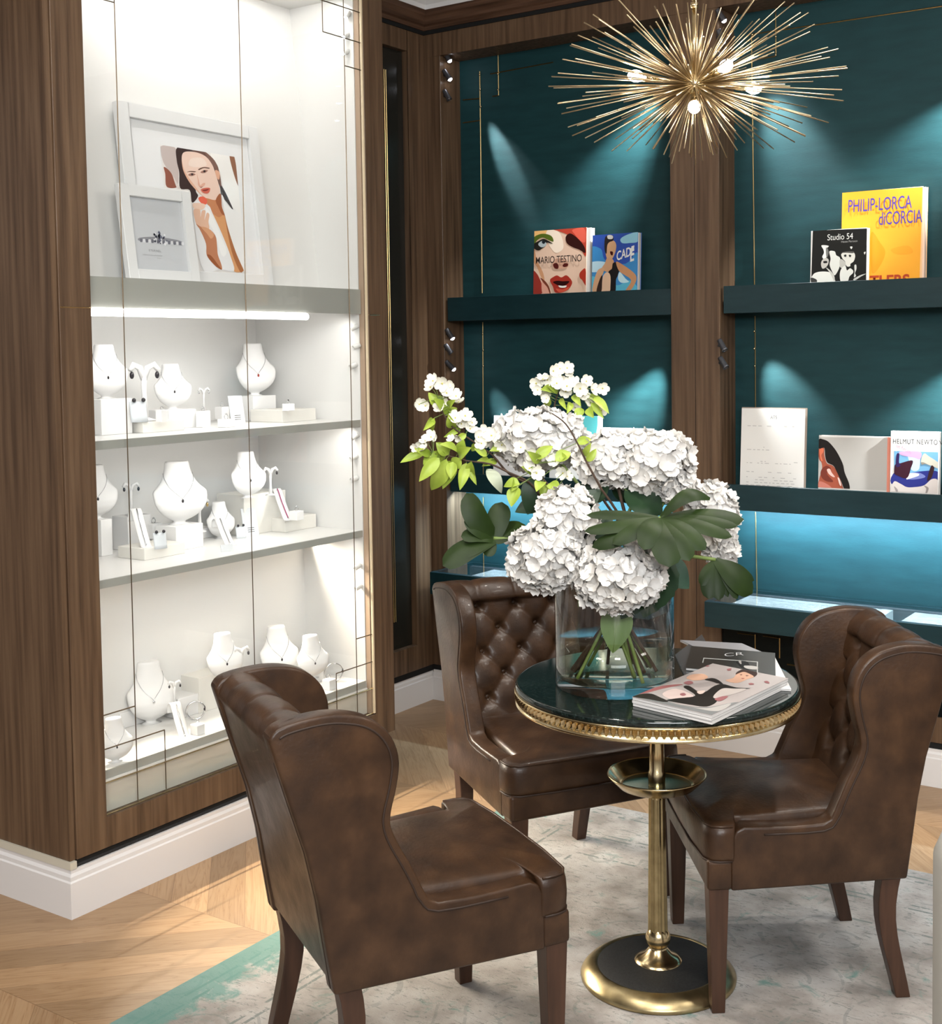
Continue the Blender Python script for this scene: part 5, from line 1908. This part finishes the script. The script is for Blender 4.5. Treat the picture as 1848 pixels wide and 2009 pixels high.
CA = (1000, 420, 6.16)
r, O, U, V = book('portrait book with a red-lipped face on its cover, on the narrow niche shelf', .030, .293, 1.788, 2.118, 2.430, .034, (226, 192, 168), 1.842, [
    ((226, 192, 168), [(278, 183), (918, 148), (932, 945), (280, 960)], False),
    ((205, 150, 110), [(280, 560), (330, 640), (380, 760), (420, 800), (400, 700), (330, 560), (300, 420), (280, 420)]),
    ((240, 190, 120), [(285, 190), (470, 180), (430, 240), (285, 280)]),
    ((246, 226, 205), [(470, 190), (600, 220), (650, 400), (560, 470), (480, 380), (440, 260)]),
    ((188, 70, 52), [(520, 172), (918, 148), (925, 500), (870, 440), (800, 330), (700, 250), (600, 210)]),
    ((226, 100, 80), [(760, 190), (900, 170), (915, 330), (860, 330), (790, 250)]),
    ((52, 22, 18), [(680, 270), (740, 235), (840, 310), (905, 400), (912, 470), (840, 430), (760, 400), (690, 350)]),
    ((86, 104, 34), [(285, 290), (390, 238), (500, 262), (530, 330), (480, 320), (400, 285), (330, 320), (285, 400)]),
    ((36, 34, 30), [(285, 370), (340, 330), (410, 300), (480, 330), (520, 360), (450, 345), (440, 380), (400, 412), (350, 440), (300, 420)]),
    ((176, 186, 188), [(345, 365), (390, 325), (440, 345), (435, 385), (385, 402)]),
    ((30, 36, 44), [(390, 330), (415, 322), (432, 340), (415, 360), (395, 352)]),
    ((206, 160, 136), [(520, 590), (560, 540), (640, 540), (710, 590), (690, 650), (600, 665), (530, 650)]),
    ((84, 30, 26), [(525, 610), (560, 590), (590, 615), (585, 660), (545, 655)]),
    ((84, 30, 26), [(640, 625), (665, 595), (705, 600), (700, 630), (660, 640)]),
    ((166, 52, 40), [(488, 800), (530, 760), (575, 742), (625, 765), (680, 740), (720, 765), (756, 822), (735, 880), (690, 925), (620, 950), (550, 945), (525, 880)]),
    ((208, 84, 62), [(560, 900), (640, 910), (720, 880), (680, 930), (600, 945)]),
    ((46, 14, 14), [(525, 822), (580, 806), (640, 812), (722, 812), (690, 850), (640, 868), (580, 858)]),
    ((240, 236, 226), [(590, 864), (640, 868), (690, 864), (672, 888), (612, 888)]),
    ((150, 54, 44), [(280, 700), (330, 720), (372, 800), (396, 880), (390, 958), (280, 960)]),
    ((222, 160, 138), [(392, 790), (440, 830), (482, 900), (492, 958), (398, 958)]),
    ((120, 60, 44), [(372, 770), (430, 810), (478, 880), (496, 955), (484, 955), (460, 890), (410, 830)]),
    ((176, 56, 40), [(846, 720), (880, 676), (918, 668), (925, 860), (880, 800), (850, 770)]),
], CA, pages_right=.020)
world_parent(r, text('title_lettering', 'MARIO TESTINO', O, U, V, .035, .485, .105, (52, 40, 36), wscale=.76, slant=.0, bold=.004))
r, O, U, V = book('blue book with a shouting swimmer on its cover, on the narrow niche shelf', .322, .538, 1.788, 2.082, 2.430, .022, (60, 110, 190), 1.842, [
    ((52, 84, 172), [(960, 245), (1560, 212), (1550, 930), (940, 945)], False),
    ((66, 140, 200), [(960, 440), (1100, 420), (1160, 560), (1400, 600), (1550, 470), (1550, 930), (945, 945)]),
    ((96, 186, 214), [(950, 760), (1100, 780), (1300, 860), (1440, 800), (1545, 880), (1545, 935), (945, 945)]),
    ((190, 222, 236), [(955, 600), (1060, 570), (1170, 590), (1140, 660), (1060, 700), (960, 690)]),
    ((150, 206, 226), [(1340, 300), (1420, 250), (1550, 220), (1550, 330), (1450, 350), (1360, 350)]),
    ((200, 232, 240), [(1330, 700), (1400, 780), (1440, 820), (1350, 830), (1310, 780)]),
    ((214, 168, 128), [(1168, 350), (1210, 320), (1262, 325), (1288, 372), (1282, 440), (1262, 500), (1232, 545), (1180, 540), (1158, 470), (1150, 400)]),
    ((46, 38, 38), [(1150, 300), (1180, 258), (1245, 258), (1252, 318), (1205, 340), (1180, 380), (1170, 480), (1148, 430)]),
    ((214, 210, 204), [(1180, 262), (1215, 252), (1248, 268), (1240, 300), (1190, 300)]),
    ((70, 20, 18), [(1215, 452), (1248, 458), (1244, 498), (1222, 490)]),
    ((210, 162, 124), [(1180, 530), (1238, 540), (1262, 590), (1240, 680), (1180, 700), (1115, 660), (1150, 595)]),
    ((30, 26, 26), [(1248, 595), (1296, 585), (1330, 640), (1308, 740), (1285, 800), (1278, 935), (1210, 935), (1222, 790), (1195, 700), (1235, 660)]),
    ((206, 150, 108), [(1288, 575), (1380, 620), (1490, 700), (1532, 760), (1520, 830), (1462, 920), (1402, 925), (1462, 830), (1455, 780), (1380, 730), (1318, 680)]),
    ((214, 168, 130), [(1000, 935), (1010, 850), (1040, 740), (1075, 670), (1140, 650), (1130, 720), (1085, 800), (1050, 935)]),
    ((234, 196, 164), [(1112, 935), (1118, 830), (1132, 745), (1178, 702), (1218, 745), (1218, 870), (1205, 935)]),
    ((56, 40, 34), [(1050, 935), (1085, 800), (1120, 740), (1118, 830), (1108, 935)]),
], CA, pages_right=.006)
world_parent(r, text('title_lettering', 'CADE', O, U, V, .545, .53, .155, (236, 236, 232), wscale=.60, slant=.16, bold=.02),
             text('title_lettering', 'E', O, U, V, .835, .50, .23, (236, 236, 232), wscale=.52, slant=.12, bold=.02, lift=.0025))
CB = (1580, 360, 7.392)
r, O, U, V = book('tall orange book with purple lettering on the right niche shelf', 1.392, 1.694, 1.788, 2.178, 2.452, .028, (248, 200, 150), 1.842, [
    ((249, 172, 52), [(505, 125), (1700, 55), (1655, 1420), (470, 1440)], False),
    ((240, 155, 36), [(960, 700), (1080, 850), (1160, 1000), (1080, 1200), (970, 1300), (940, 1000)]),
    ((242, 162, 44), [(1250, 950), (1480, 900), (1560, 1000), (1400, 1030), (1280, 1010)]),
], CB, pages_right=.010, edge=(246, 214, 190))
world_parent(r, text('title_lettering', 'PHILIP-LORCA', O, U, V, .075, .775, .140, (86, 70, 158), wscale=.56, bold=.004),
             text('title_lettering', 'diCORCIA', O, U, V, .465, .612, .140, (86, 70, 158), wscale=.53, bold=.004))
# the red word at the foot of the orange cover is cut by the shelf edge
_t = text('title_lettering', 'TLERS', O, U, V, .37, -.060, .115, (190, 72, 40), wscale=1.0, bold=.03)
world_parent(r, _t)
r, O, U, V = book('square black book with white lettering and party photograph, before the orange book', 1.287, 1.502, 1.788, 2.038, 2.412, .020, (226, 224, 218), 1.842, [
    ((28, 28, 26), [(108, 684), (918, 652), (886, 1425), (84, 1450)], False),
    ((236, 236, 230), [(232, 902), (285, 895), (340, 908), (310, 940), (302, 990), (312, 1040), (285, 1110), (262, 1095), (245, 1060), (268, 1010), (262, 960)]),
    ((120, 120, 116), [(300, 930), (330, 960), (335, 1020), (312, 1080), (300, 1020)]),
    ((222, 222, 214), [(348, 985), (425, 985), (448, 1040), (500, 1075), (505, 1160), (485, 1240), (430, 1330), (395, 1290), (352, 1180), (366, 1090)]),
    ((190, 188, 180), [(502, 1100), (560, 1120), (590, 1180), (540, 1230), (500, 1200)]),
    ((222, 220, 210), [(520, 1030), (560, 1000), (640, 990), (705, 1005), (722, 1060), (700, 1130), (655, 1165), (650, 1200), (600, 1200), (575, 1130), (540, 1090)]),
    ((90, 88, 84), [(520, 1005), (600, 985), (700, 985), (690, 1010), (600, 1005)]),
    ((40, 40, 38), [(560, 1040), (590, 1030), (595, 1058), (570, 1064)]),
    ((40, 40, 38), [(632, 1035), (665, 1040), (655, 1068), (636, 1060)]),
    ((226, 226, 218), [(512, 1260), (550, 1205), (585, 1200), (605, 1260), (650, 1230), (692, 1262), (690, 1300), (640, 1350), (610, 1425), (520, 1428), (500, 1340)]),
    ((196, 192, 184), [(240, 1120), (290, 1080), (335, 1100), (335, 1160), (300, 1215), (250, 1235), (228, 1180)]),
    ((30, 30, 28), [(262, 1130), (310, 1125), (318, 1150), (270, 1156)]),
    ((234, 234, 226), [(108, 1330), (180, 1285), (300, 1278), (372, 1300), (412, 1370), (408, 1430), (88, 1445)]),
    ((206, 204, 196), [(300, 1220), (360, 1260), (420, 1340), (420, 1420), (360, 1300)]),
    ((232, 232, 226), [(650, 918), (684, 918), (668, 952)]),
    ((226, 226, 220), [(850, 1000), (876, 992), (862, 1030)]),
    ((216, 216, 210), [(712, 1190), (738, 1180), (742, 1240), (722, 1300), (736, 1340), (706, 1360), (715, 1280)]),
    ((200, 200, 194), [(700, 1385), (800, 1330), (880, 1310), (800, 1355), (720, 1405)]),
    ((60, 60, 58), [(80, 1370), (120, 1372), (168, 1400), (160, 1440), (90, 1440)]),
], CB, pages_right=.004, edge=(236, 234, 228))
world_parent(r, text('title_lettering', 'Studio 54', O, U, V, .30, .800, .115, (232, 232, 226), wscale=.80),
             text('author_lettering', 'Hasse Persson', O, U, V, .55, .738, .040, (170, 170, 165), wscale=.95))
CC = (1560, 820, 6.417)
r, O, U, V = book('grey landscape book with a long-haired figure in profile on its cover', 1.309, 1.572, 1.014, 1.262, 2.436, .030, (226, 222, 216), 1.062, [
    ((188, 184, 178), [(300, 240), (1172, 252), (1172, 935), (300, 895)], False),
    ((166, 86, 64), [(300, 380), (362, 378), (368, 470), (400, 570), (470, 600), (530, 680), (600, 870), (600, 900), (300, 890), (300, 780), (338, 640), (330, 560), (300, 515)]),
    ((222, 120, 88), [(305, 390), (355, 385), (352, 430), (330, 470), (345, 540), (320, 520)]),
    ((120, 56, 44), [(338, 640), (400, 600), (450, 640), (400, 700), (480, 800), (380, 790), (320, 720)]),
    ((196, 120, 104), [(300, 800), (380, 820), (460, 880), (380, 885), (300, 880)]),
    ((228, 190, 180), [(400, 650), (435, 640), (462, 690), (500, 740), (470, 740), (420, 700)]),
    ((236, 206, 196), [(535, 750), (560, 770), (580, 850), (560, 840)]),
    ((34, 29, 27), [(300, 270), (350, 268), (420, 300), (500, 390), (560, 490), (604, 590), (625, 690), (678, 820), (684, 900), (622, 896), (580, 800), (520, 670), (480, 600), (405, 560), (378, 480), (366, 376), (300, 384)]),
], CC, pages_right=.017, edge=(236, 150, 128))
r, O, U, V = book('white-topped book with a loudhailer and ship photograph, at the right end of the shelf', 1.588, 1.762, 1.014, 1.286, 2.424, .022, (232, 229, 224), 1.062, [
    ((120, 176, 216), [(1245, 415), (1812, 432), (1800, 720), (1245, 700)], False),
    ((196, 222, 240), [(1420, 430), (1560, 440), (1560, 640), (1470, 660), (1440, 560)]),
    ((206, 170, 210), [(1310, 430), (1400, 420), (1580, 430), (1570, 520), (1500, 500), (1340, 470)]),
    ((48, 54, 132), [(1245, 690), (1400, 700), (1600, 670), (1800, 680), (1800, 870), (1245, 850)]),
    ((120, 130, 190), [(1440, 700), (1560, 690), (1640, 740), (1540, 770), (1420, 770)]),
    ((236, 236, 240), [(1430, 700), (1540, 698), (1556, 725), (1450, 762), (1400, 770)]),
    ((62, 30, 44), [(1248, 640), (1262, 585), (1330, 568), (1478, 535), (1455, 640), (1425, 735), (1380, 760), (1300, 730), (1250, 700)]),
    ((52, 34, 84), [(1278, 460), (1312, 456), (1308, 560), (1330, 600), (1270, 610)]),
    ((206, 202, 186), [(1584, 560), (1596, 490), (1632, 446), (1680, 480), (1812, 570), (1808, 636), (1740, 612), (1640, 580), (1600, 588)]),
    ((150, 144, 130), [(1584, 560), (1600, 588), (1640, 580), (1740, 612), (1700, 600), (1620, 560)]),
    ((58, 36, 40), [(1716, 600), (1752, 628), (1736, 700), (1712, 760), (1664, 790), (1680, 700)]),
    ((218, 208, 202), [(1245, 800), (1330, 830), (1400, 868), (1480, 872), (1620, 850), (1720, 770), (1800, 790), (1800, 952), (1245, 944)]),
    ((150, 140, 136), [(1620, 850), (1680, 880), (1660, 950), (1640, 948), (1650, 890)]),
    ((160, 150, 148), [(1245, 860), (1290, 900), (1290, 940), (1270, 920)]),
], CC, pages_right=.004)
world_parent(r, text('title_lettering', 'HELMUT NEWTON', O, U, V, .045, .790, .080, (44, 42, 42), wscale=.74, track=1.15),
             text('subtitle_lettering', 'es from', O, U, V, .12, .730, .070, (226, 160, 180), wscale=.80, slant=-.35))
book('dark grey book at the right edge of the picture beyond the loudhailer book', 1.778, 1.99, 1.014, 1.31, 2.43, .03, (48, 50, 46), 1.062, None, CC)
# white sheet in an acrylic stand
root = thing('acrylic_sheet_stand', 'tall white printed sheet in a clear stand beside the grey book', 'sign', (1.12, 2.45, 1.014))
Vv = Vector((.012, .045, 1)) * (1.361 - 1.014)
O = Vector((.992, 2.425, 1.014))
U = Vector((.262, 0, 0))
n = U.cross(Vv).normalized()


def quadbox(O, U, V, n, d0, d1):
    vs = [O + U * a + V * b_ + n * d for d in (d0, d1) for a, b_ in ((0, 0), (1, 0), (1, 1), (0, 1))]
    return MB().add(vs, [(0, 3, 2, 1), (4, 5, 6, 7), (0, 1, 5, 4), (1, 2, 6, 5), (2, 3, 7, 6), (3, 0, 4, 7)])


a1 = quadbox(O, U, Vv, n, -.003, 0).build('sheet', paper)
a2 = quadbox(O - U * .012 - Vv * 0, U * 1.03, Vv * 1.012, n, -.012, -.008).build('stand_back', mat('stand_edge_tan', (.42, .34, .28), .3))
a3 = MB()
rn = random.Random(5)
for r_, v_ in enumerate((.80, .56, .53, .40, .38, .28, .22, .19, .16, .13)):
    x = .10
    while x < (.45 if r_ in (1, 2) else .85):
        w = rn.uniform(.02, .07)
        if rn.random() > .5:
            P_ = O + U * x + Vv * v_ + n * .0004
            a3.add([P_, P_ + U * w, P_ + U * w + Vv * .006, P_ + Vv * .006], [(0, 1, 2, 3)])
        x += w + .03
a3 = a3.build('printed_lines', mat('faint_ink', (.45, .43, .42), .7))
world_parent(root, a1, a2, a3, text('sheet_heading', 'ATS', O, U, Vv, .46, .885, .040, (150, 150, 152), wscale=.8, lift=.0005))
# three items half hidden behind the bouquet
CE = (1020, 700, 6.16)
book('white book with small orange marks half hidden behind the back left hydrangea', -.203, .06, 1.014, 1.311, 2.44, .02, (244, 242, 240), 1.05, None, CE)
r, O, U, V = book('turquoise book standing behind the top blossom sprig on the narrow niche shelf', .10, .338, 1.014, 1.318, 2.43, .026, (236, 236, 232), 1.05, [
    ((100, 200, 204), [(560, 690), (960, 712), (905, 1010), (640, 1000)], False),
    ((190, 226, 226), [(640, 930), (760, 870), (880, 940), (880, 1010), (640, 1005)])], CE, pages_right=.01)
world_parent(r, text('cover_lettering', 'POISON', O, U, V, .48, .60, .06, (60, 150, 160), wscale=.9, shear=.2))
book('white drawn-on book beside the pillar above the widest hydrangea cluster', .363, .596, 1.014, 1.270, 2.43, .024, (240, 240, 242), 1.05, None, CE)

# ------------------------------------------------------------------ magazines on the table
TT = .7702


def flat_mag(name, label, corners, z0, thick, sheets, cover, layers_=None, crop=None, group='magazines on the bistro table', par=True):
    """corners: photo points L, N, R of the upper face"""
    zt = z0 + thick
    L, Nn_, Rr = [at(x, y, 2, zt) for x, y in corners]
    O, U, V = Nn_, Rr - Nn_, L - Nn_
    root = thing(name, label, 'magazine', O + U * .5 + V * .5 - Vector((0, 0, thick)), group=group)
    up = Vector((0, 0, 1))
    objs = []
    b = MB()
    for k in range(sheets):
        a, c = -thick * (k + 1) / sheets + .0006, -thick * k / sheets
        off = (U * .004 * ((k * 7) % 3 - 1) + V * .006 * ((k * 5) % 3 - 1)) if k else Vector((0, 0, 0))
        vs = [O + off + U * p + V * q + up * d for d in (a, c - .0006) for p, q in ((0, 0), (1, 0), (1, 1), (0, 1))]
        b.add(vs, [(0, 3, 2, 1), (4, 5, 6, 7), (0, 1, 5, 4), (1, 2, 6, 5), (2, 3, 7, 6), (3, 0, 4, 7)])
    objs.append(b.build('page_block', pagelines))
    vs = [O + U * p + V * q + up * d for d in (-.0006, 0) for p, q in ((-.003, -.003), (1.003, -.003), (1.003, 1.003), (-.003, 1.003))]
    objs.append(MB().add(vs, [(0, 3, 2, 1), (4, 5, 6, 7), (0, 1, 5, 4), (1, 2, 6, 5), (2, 3, 7, 6), (3, 0, 4, 7)]).build('cover', colm(srgb(*cover), .22)))
    if layers_:
        objs.append(art('cover_picture', O, U, V, layers(uvmap(O, U, V, crop), layers_), lift=.0002, step=.00004))
    world_parent(root, *objs)
    return root, O, U, V


CD = (1220, 1200, 5.28)
flat_mag('magazine', 'silvery magazine farthest back on the table, its corner sticking up behind the black one', [(1372, 1273), (1497, 1280), (1455, 1262)], TT, .006, 1, (150, 150, 154))
flat_mag('magazine', 'white magazine reaching the right edge of the table top', [(1440, 1345), (1552, 1352), (1520, 1289)], TT, .006, 1, (226, 224, 224))
r, O, U, V = flat_mag('magazine', 'dark magazine with pale border beside the vase', [(1325, 1284), (1346, 1330), (1400, 1285)], TT, .005, 1, (70, 72, 74))
r, O, U, V = flat_mag('magazine', 'black magazine with a thin white frame and script initials, under the top stack', [(1346, 1310), (1521, 1326), (1520, 1281)], TT + .006, .007, 1, (46, 47, 46), [
    ((180, 180, 178), [(832, 530), (845, 478), (1410, 518), (1408, 630), (1398, 630), (1398, 524), (852, 486), (842, 530)], False),
    ((24, 24, 24), [(1180, 512), (1300, 520), (1320, 600), (1240, 580), (1200, 545)]),
    ((170, 165, 160), [(1210, 505), (1232, 508), (1238, 545), (1215, 530)]),
    ((190, 186, 182), [(1270, 560), (1398, 570), (1396, 600), (1290, 590)])], CD)
_b = at(1418, 1289, 2, TT + .0135)
_u = (at(1450, 1287, 2, TT + .0135) - _b).normalized()
world_parent(r, text('script_initials', 'CR', _b, _u * .2, Vector((-_u.y, _u.x, 0)) * .2, .02, .02, .17, (206, 206, 206), wscale=.9, shear=.4, lift=.0004, bold=-.012))
flat_mag('magazine_stack', 'top stack of magazines, upper cover showing a figure in black among blossoms', [(1241, 1367), (1396, 1403), (1546, 1331)], TT, .0225, 3, (178, 169, 166), [
    ((178, 169, 166), [(112, 882), (930, 1072), (1720, 690), (925, 487)], False),
    ((122, 124, 124), [(112, 885), (260, 850), (420, 905), (620, 965), (880, 990), (1130, 945), (1240, 930), (1340, 880), (932, 1074)]),
    ((176, 172, 168), [(480, 935), (640, 975), (880, 1000), (1130, 950), (1000, 1030), (760, 1000)]),
    ((40, 37, 34), [(112, 883), (200, 855), (300, 850), (390, 885), (480, 930), (420, 935), (260, 905)]),
    ((156, 96, 96), [(160, 850), (420, 770), (640, 755), (420, 800), (250, 845)]),
    ((206, 186, 180), [(420, 850), (560, 800), (740, 870), (640, 900), (500, 905)]),
    ((34, 31, 28), [(640, 785), (700, 772), (830, 842), (960, 770), (1050, 752), (1180, 786), (1330, 796), (1200, 812), (1040, 838), (955, 868), (985, 930), (880, 985), (700, 965), (470, 922), (560, 900), (760, 872)]),
    ((38, 35, 34), [(858, 706), (930, 690), (990, 705), (1050, 752), (990, 745), (930, 725)]),
    ((58, 38, 32), [(1180, 640), (1240, 602), (1330, 598), (1392, 625), (1400, 652), (1366, 678), (1320, 650), (1260, 628), (1200, 655)]),
    ((200, 158, 134), [(1075, 712), (1150, 690), (1190, 650), (1262, 626), (1330, 650), (1366, 678), (1300, 702), (1210, 738), (1130, 735)]),
    ((120, 80, 66), [(1218, 655), (1245, 650), (1240, 662)]),
    ((120, 80, 66), [(1284, 660), (1315, 664), (1290, 672)]),
    ((150, 80, 70), [(1236, 690), (1272, 692), (1250, 700)]),
    ((214, 170, 144), [(668, 690), (700, 662), (770, 648), (850, 650), (892, 680), (850, 706), (760, 716), (700, 706)]),
    ((222, 200, 190), [(780, 830), (860, 820), (840, 850), (800, 855)]),
    ((196, 186, 180), [(1040, 800), (1160, 800), (1290, 805), (1180, 850), (1050, 880), (960, 900), (955, 868)]),
    ((150, 98, 100), [(850, 560), (880, 552), (905, 566), (876, 574)]),
    ((150, 98, 100), [(1020, 535), (1060, 525), (1090, 545), (1050, 550)]),
    ((150, 98, 100), [(1090, 598), (1130, 590), (1130, 610), (1100, 614)]),
    ((150, 98, 100), [(600, 858), (640, 846), (664, 864), (630, 876)]),
    ((150, 98, 100), [(1475, 725), (1510, 722), (1530, 745), (1490, 742)]),
    ((150, 98, 100), [(1310, 748), (1345, 742), (1370, 755), (1330, 762)]),
    ((150, 98, 100), [(640, 740), (700, 720), (740, 740), (690, 760)]),
    ((150, 98, 100), [(960, 910), (1050, 880), (1100, 885), (1020, 930)]),
], CD)

# ------------------------------------------------------------------ chandelier
HC = Vector((1.599, .75, 2.271))
ch = thing('sputnik_chandelier', 'brass starburst chandelier with many thin rods and glowing bulbs hanging above the table', 'chandelier', HC)
MB().ball((0, 0, 0), .030, 0, 20, 14).build('hub', brass, ch)
rod_brass = mat('rod_brass', (.60, .47, .29), .32, 1)
MB().tube([(0, 0, 0), (0, 0, .20)], .0065, 10).tube([(0, 0, .19), (0, 0, .205)], .010, 10).build('down_rod', brass, ch)
cb = MB()
for k in range(20):
    z = .212 + k * .036
    q = Matrix.Rotation((k % 2) * math.pi / 2, 3, 'Z')
    ring = [q @ Vector((.009 * math.cos(a), 0, .021 * math.sin(a))) + Vector((0, 0, z + .018)) for a in [2 * math.pi * i / 14 for i in range(15)]]
    cb.tube(ring, .0024, 6, 0, False)
cb.build('chain', brass, ch)
MB().lathe([(0, .895), (.06, .90), (.062, .926), (0, .927)], 32).build('ceiling_cup', brass, ch)
rn = random.Random(17)
rods = []
N1, N2 = 120, 118
for i in range(N1):
    z = 1 - 2 * (i + .5) / N1
    a = i * 2.39996 + rn.uniform(-.12, .12)
    r_ = math.sqrt(1 - z * z)
    L = rn.uniform(.165, .205) * (1 + .12 * r_)
    rods.append((Vector((r_ * math.cos(a), r_ * math.sin(a), z)), L))
for i in range(N2):
    z = (1 - 2 * (i + .5) / N2) * .52 + rn.uniform(-.02, .02)
    a = i * 2.39996 * 1.7 + rn.uniform(-.1, .1)
    r_ = math.sqrt(1 - z * z)
    L = rn.uniform(.37, .42) * (1 - .25 * abs(z) / .52)
    rods.append((Vector((r_ * math.cos(a), r_ * math.sin(a), z)), L))
for z, a, L in ((.80, .9, .30), (.86, 2.9, .26), (.70, 4.0, .33), (.88, 5.2, .26), (.72, 2.2, .32)):
    r_ = math.sqrt(1 - z * z)
    rods.append((Vector((r_ * math.cos(a), r_ * math.sin(a), z)), L))
rods.sort(key=lambda t: -t[1])
for d, L in rods[:98]:
    MB().tube([d * .025, d * L], .0016, 6).build('rod', rod_brass, ch)
rb = MB()
for d, L in rods[98:]:
    rb.tube([d * .025, d * L], .0016, 6)
rb.build('rods', rod_brass, ch)['kind'] = 'stuff'
for (px, py, dd) in ((1253, 150, .02), (1420, 132, -.10), (1474, 173, .06), (1362, 208, -.13)):
    p = ad(px, py, (HC - CP).dot(FW) + dd) - HC
    d = p.normalized()
    q = d.to_track_quat('Z', 'Y').to_matrix().to_4x4()
    sb = MB().tube([d * .025, d * (p.length - .035)], .0035, 8)
    sb.lathe([(0, p.length - .045), (.008, p.length - .045), (.009, p.length - .018), (0, p.length - .018)], 14, mtx=q)
    so = sb.build('socket', brass, ch)
    MB().lathe([(.006, p.length - .018), (.010, p.length - .010), (.0150, p.length + .002), (.0155, p.length + .010), (.0125, p.length + .020), (.006, p.length + .027), (0, p.length + .0285)], 18, mtx=q).build('bulb', bulbm, ch)
    light('POINT', 'bulb_light', HC + d * (p.length + .006) * 1.0 + d * .03, HC, 1.6, (1, .86, .70), .016)

# ------------------------------------------------------------------ pale stand cut by the right border, close to the camera
pc_ = ad(1842 + .11 * F / 1.25, 1700, 1.25)
ztop = ad(1900, 1640, 1.25).z
tag(MB().lathe([(0, 0), (.105, 0), (.11, .01), (.11, ztop - .03), (.100, ztop - .006), (.085, ztop), (0, ztop)], 48, c=(pc_.x, pc_.y, 0)).build('pedestal', noisy('pale_pedestal', [(.30, .285, .25), (.36, .345, .31)], (1, 1, 1), 6, 3, .6)),
    'pale rounded pedestal cut off by the right border, nearest the viewer', 'pedestal')
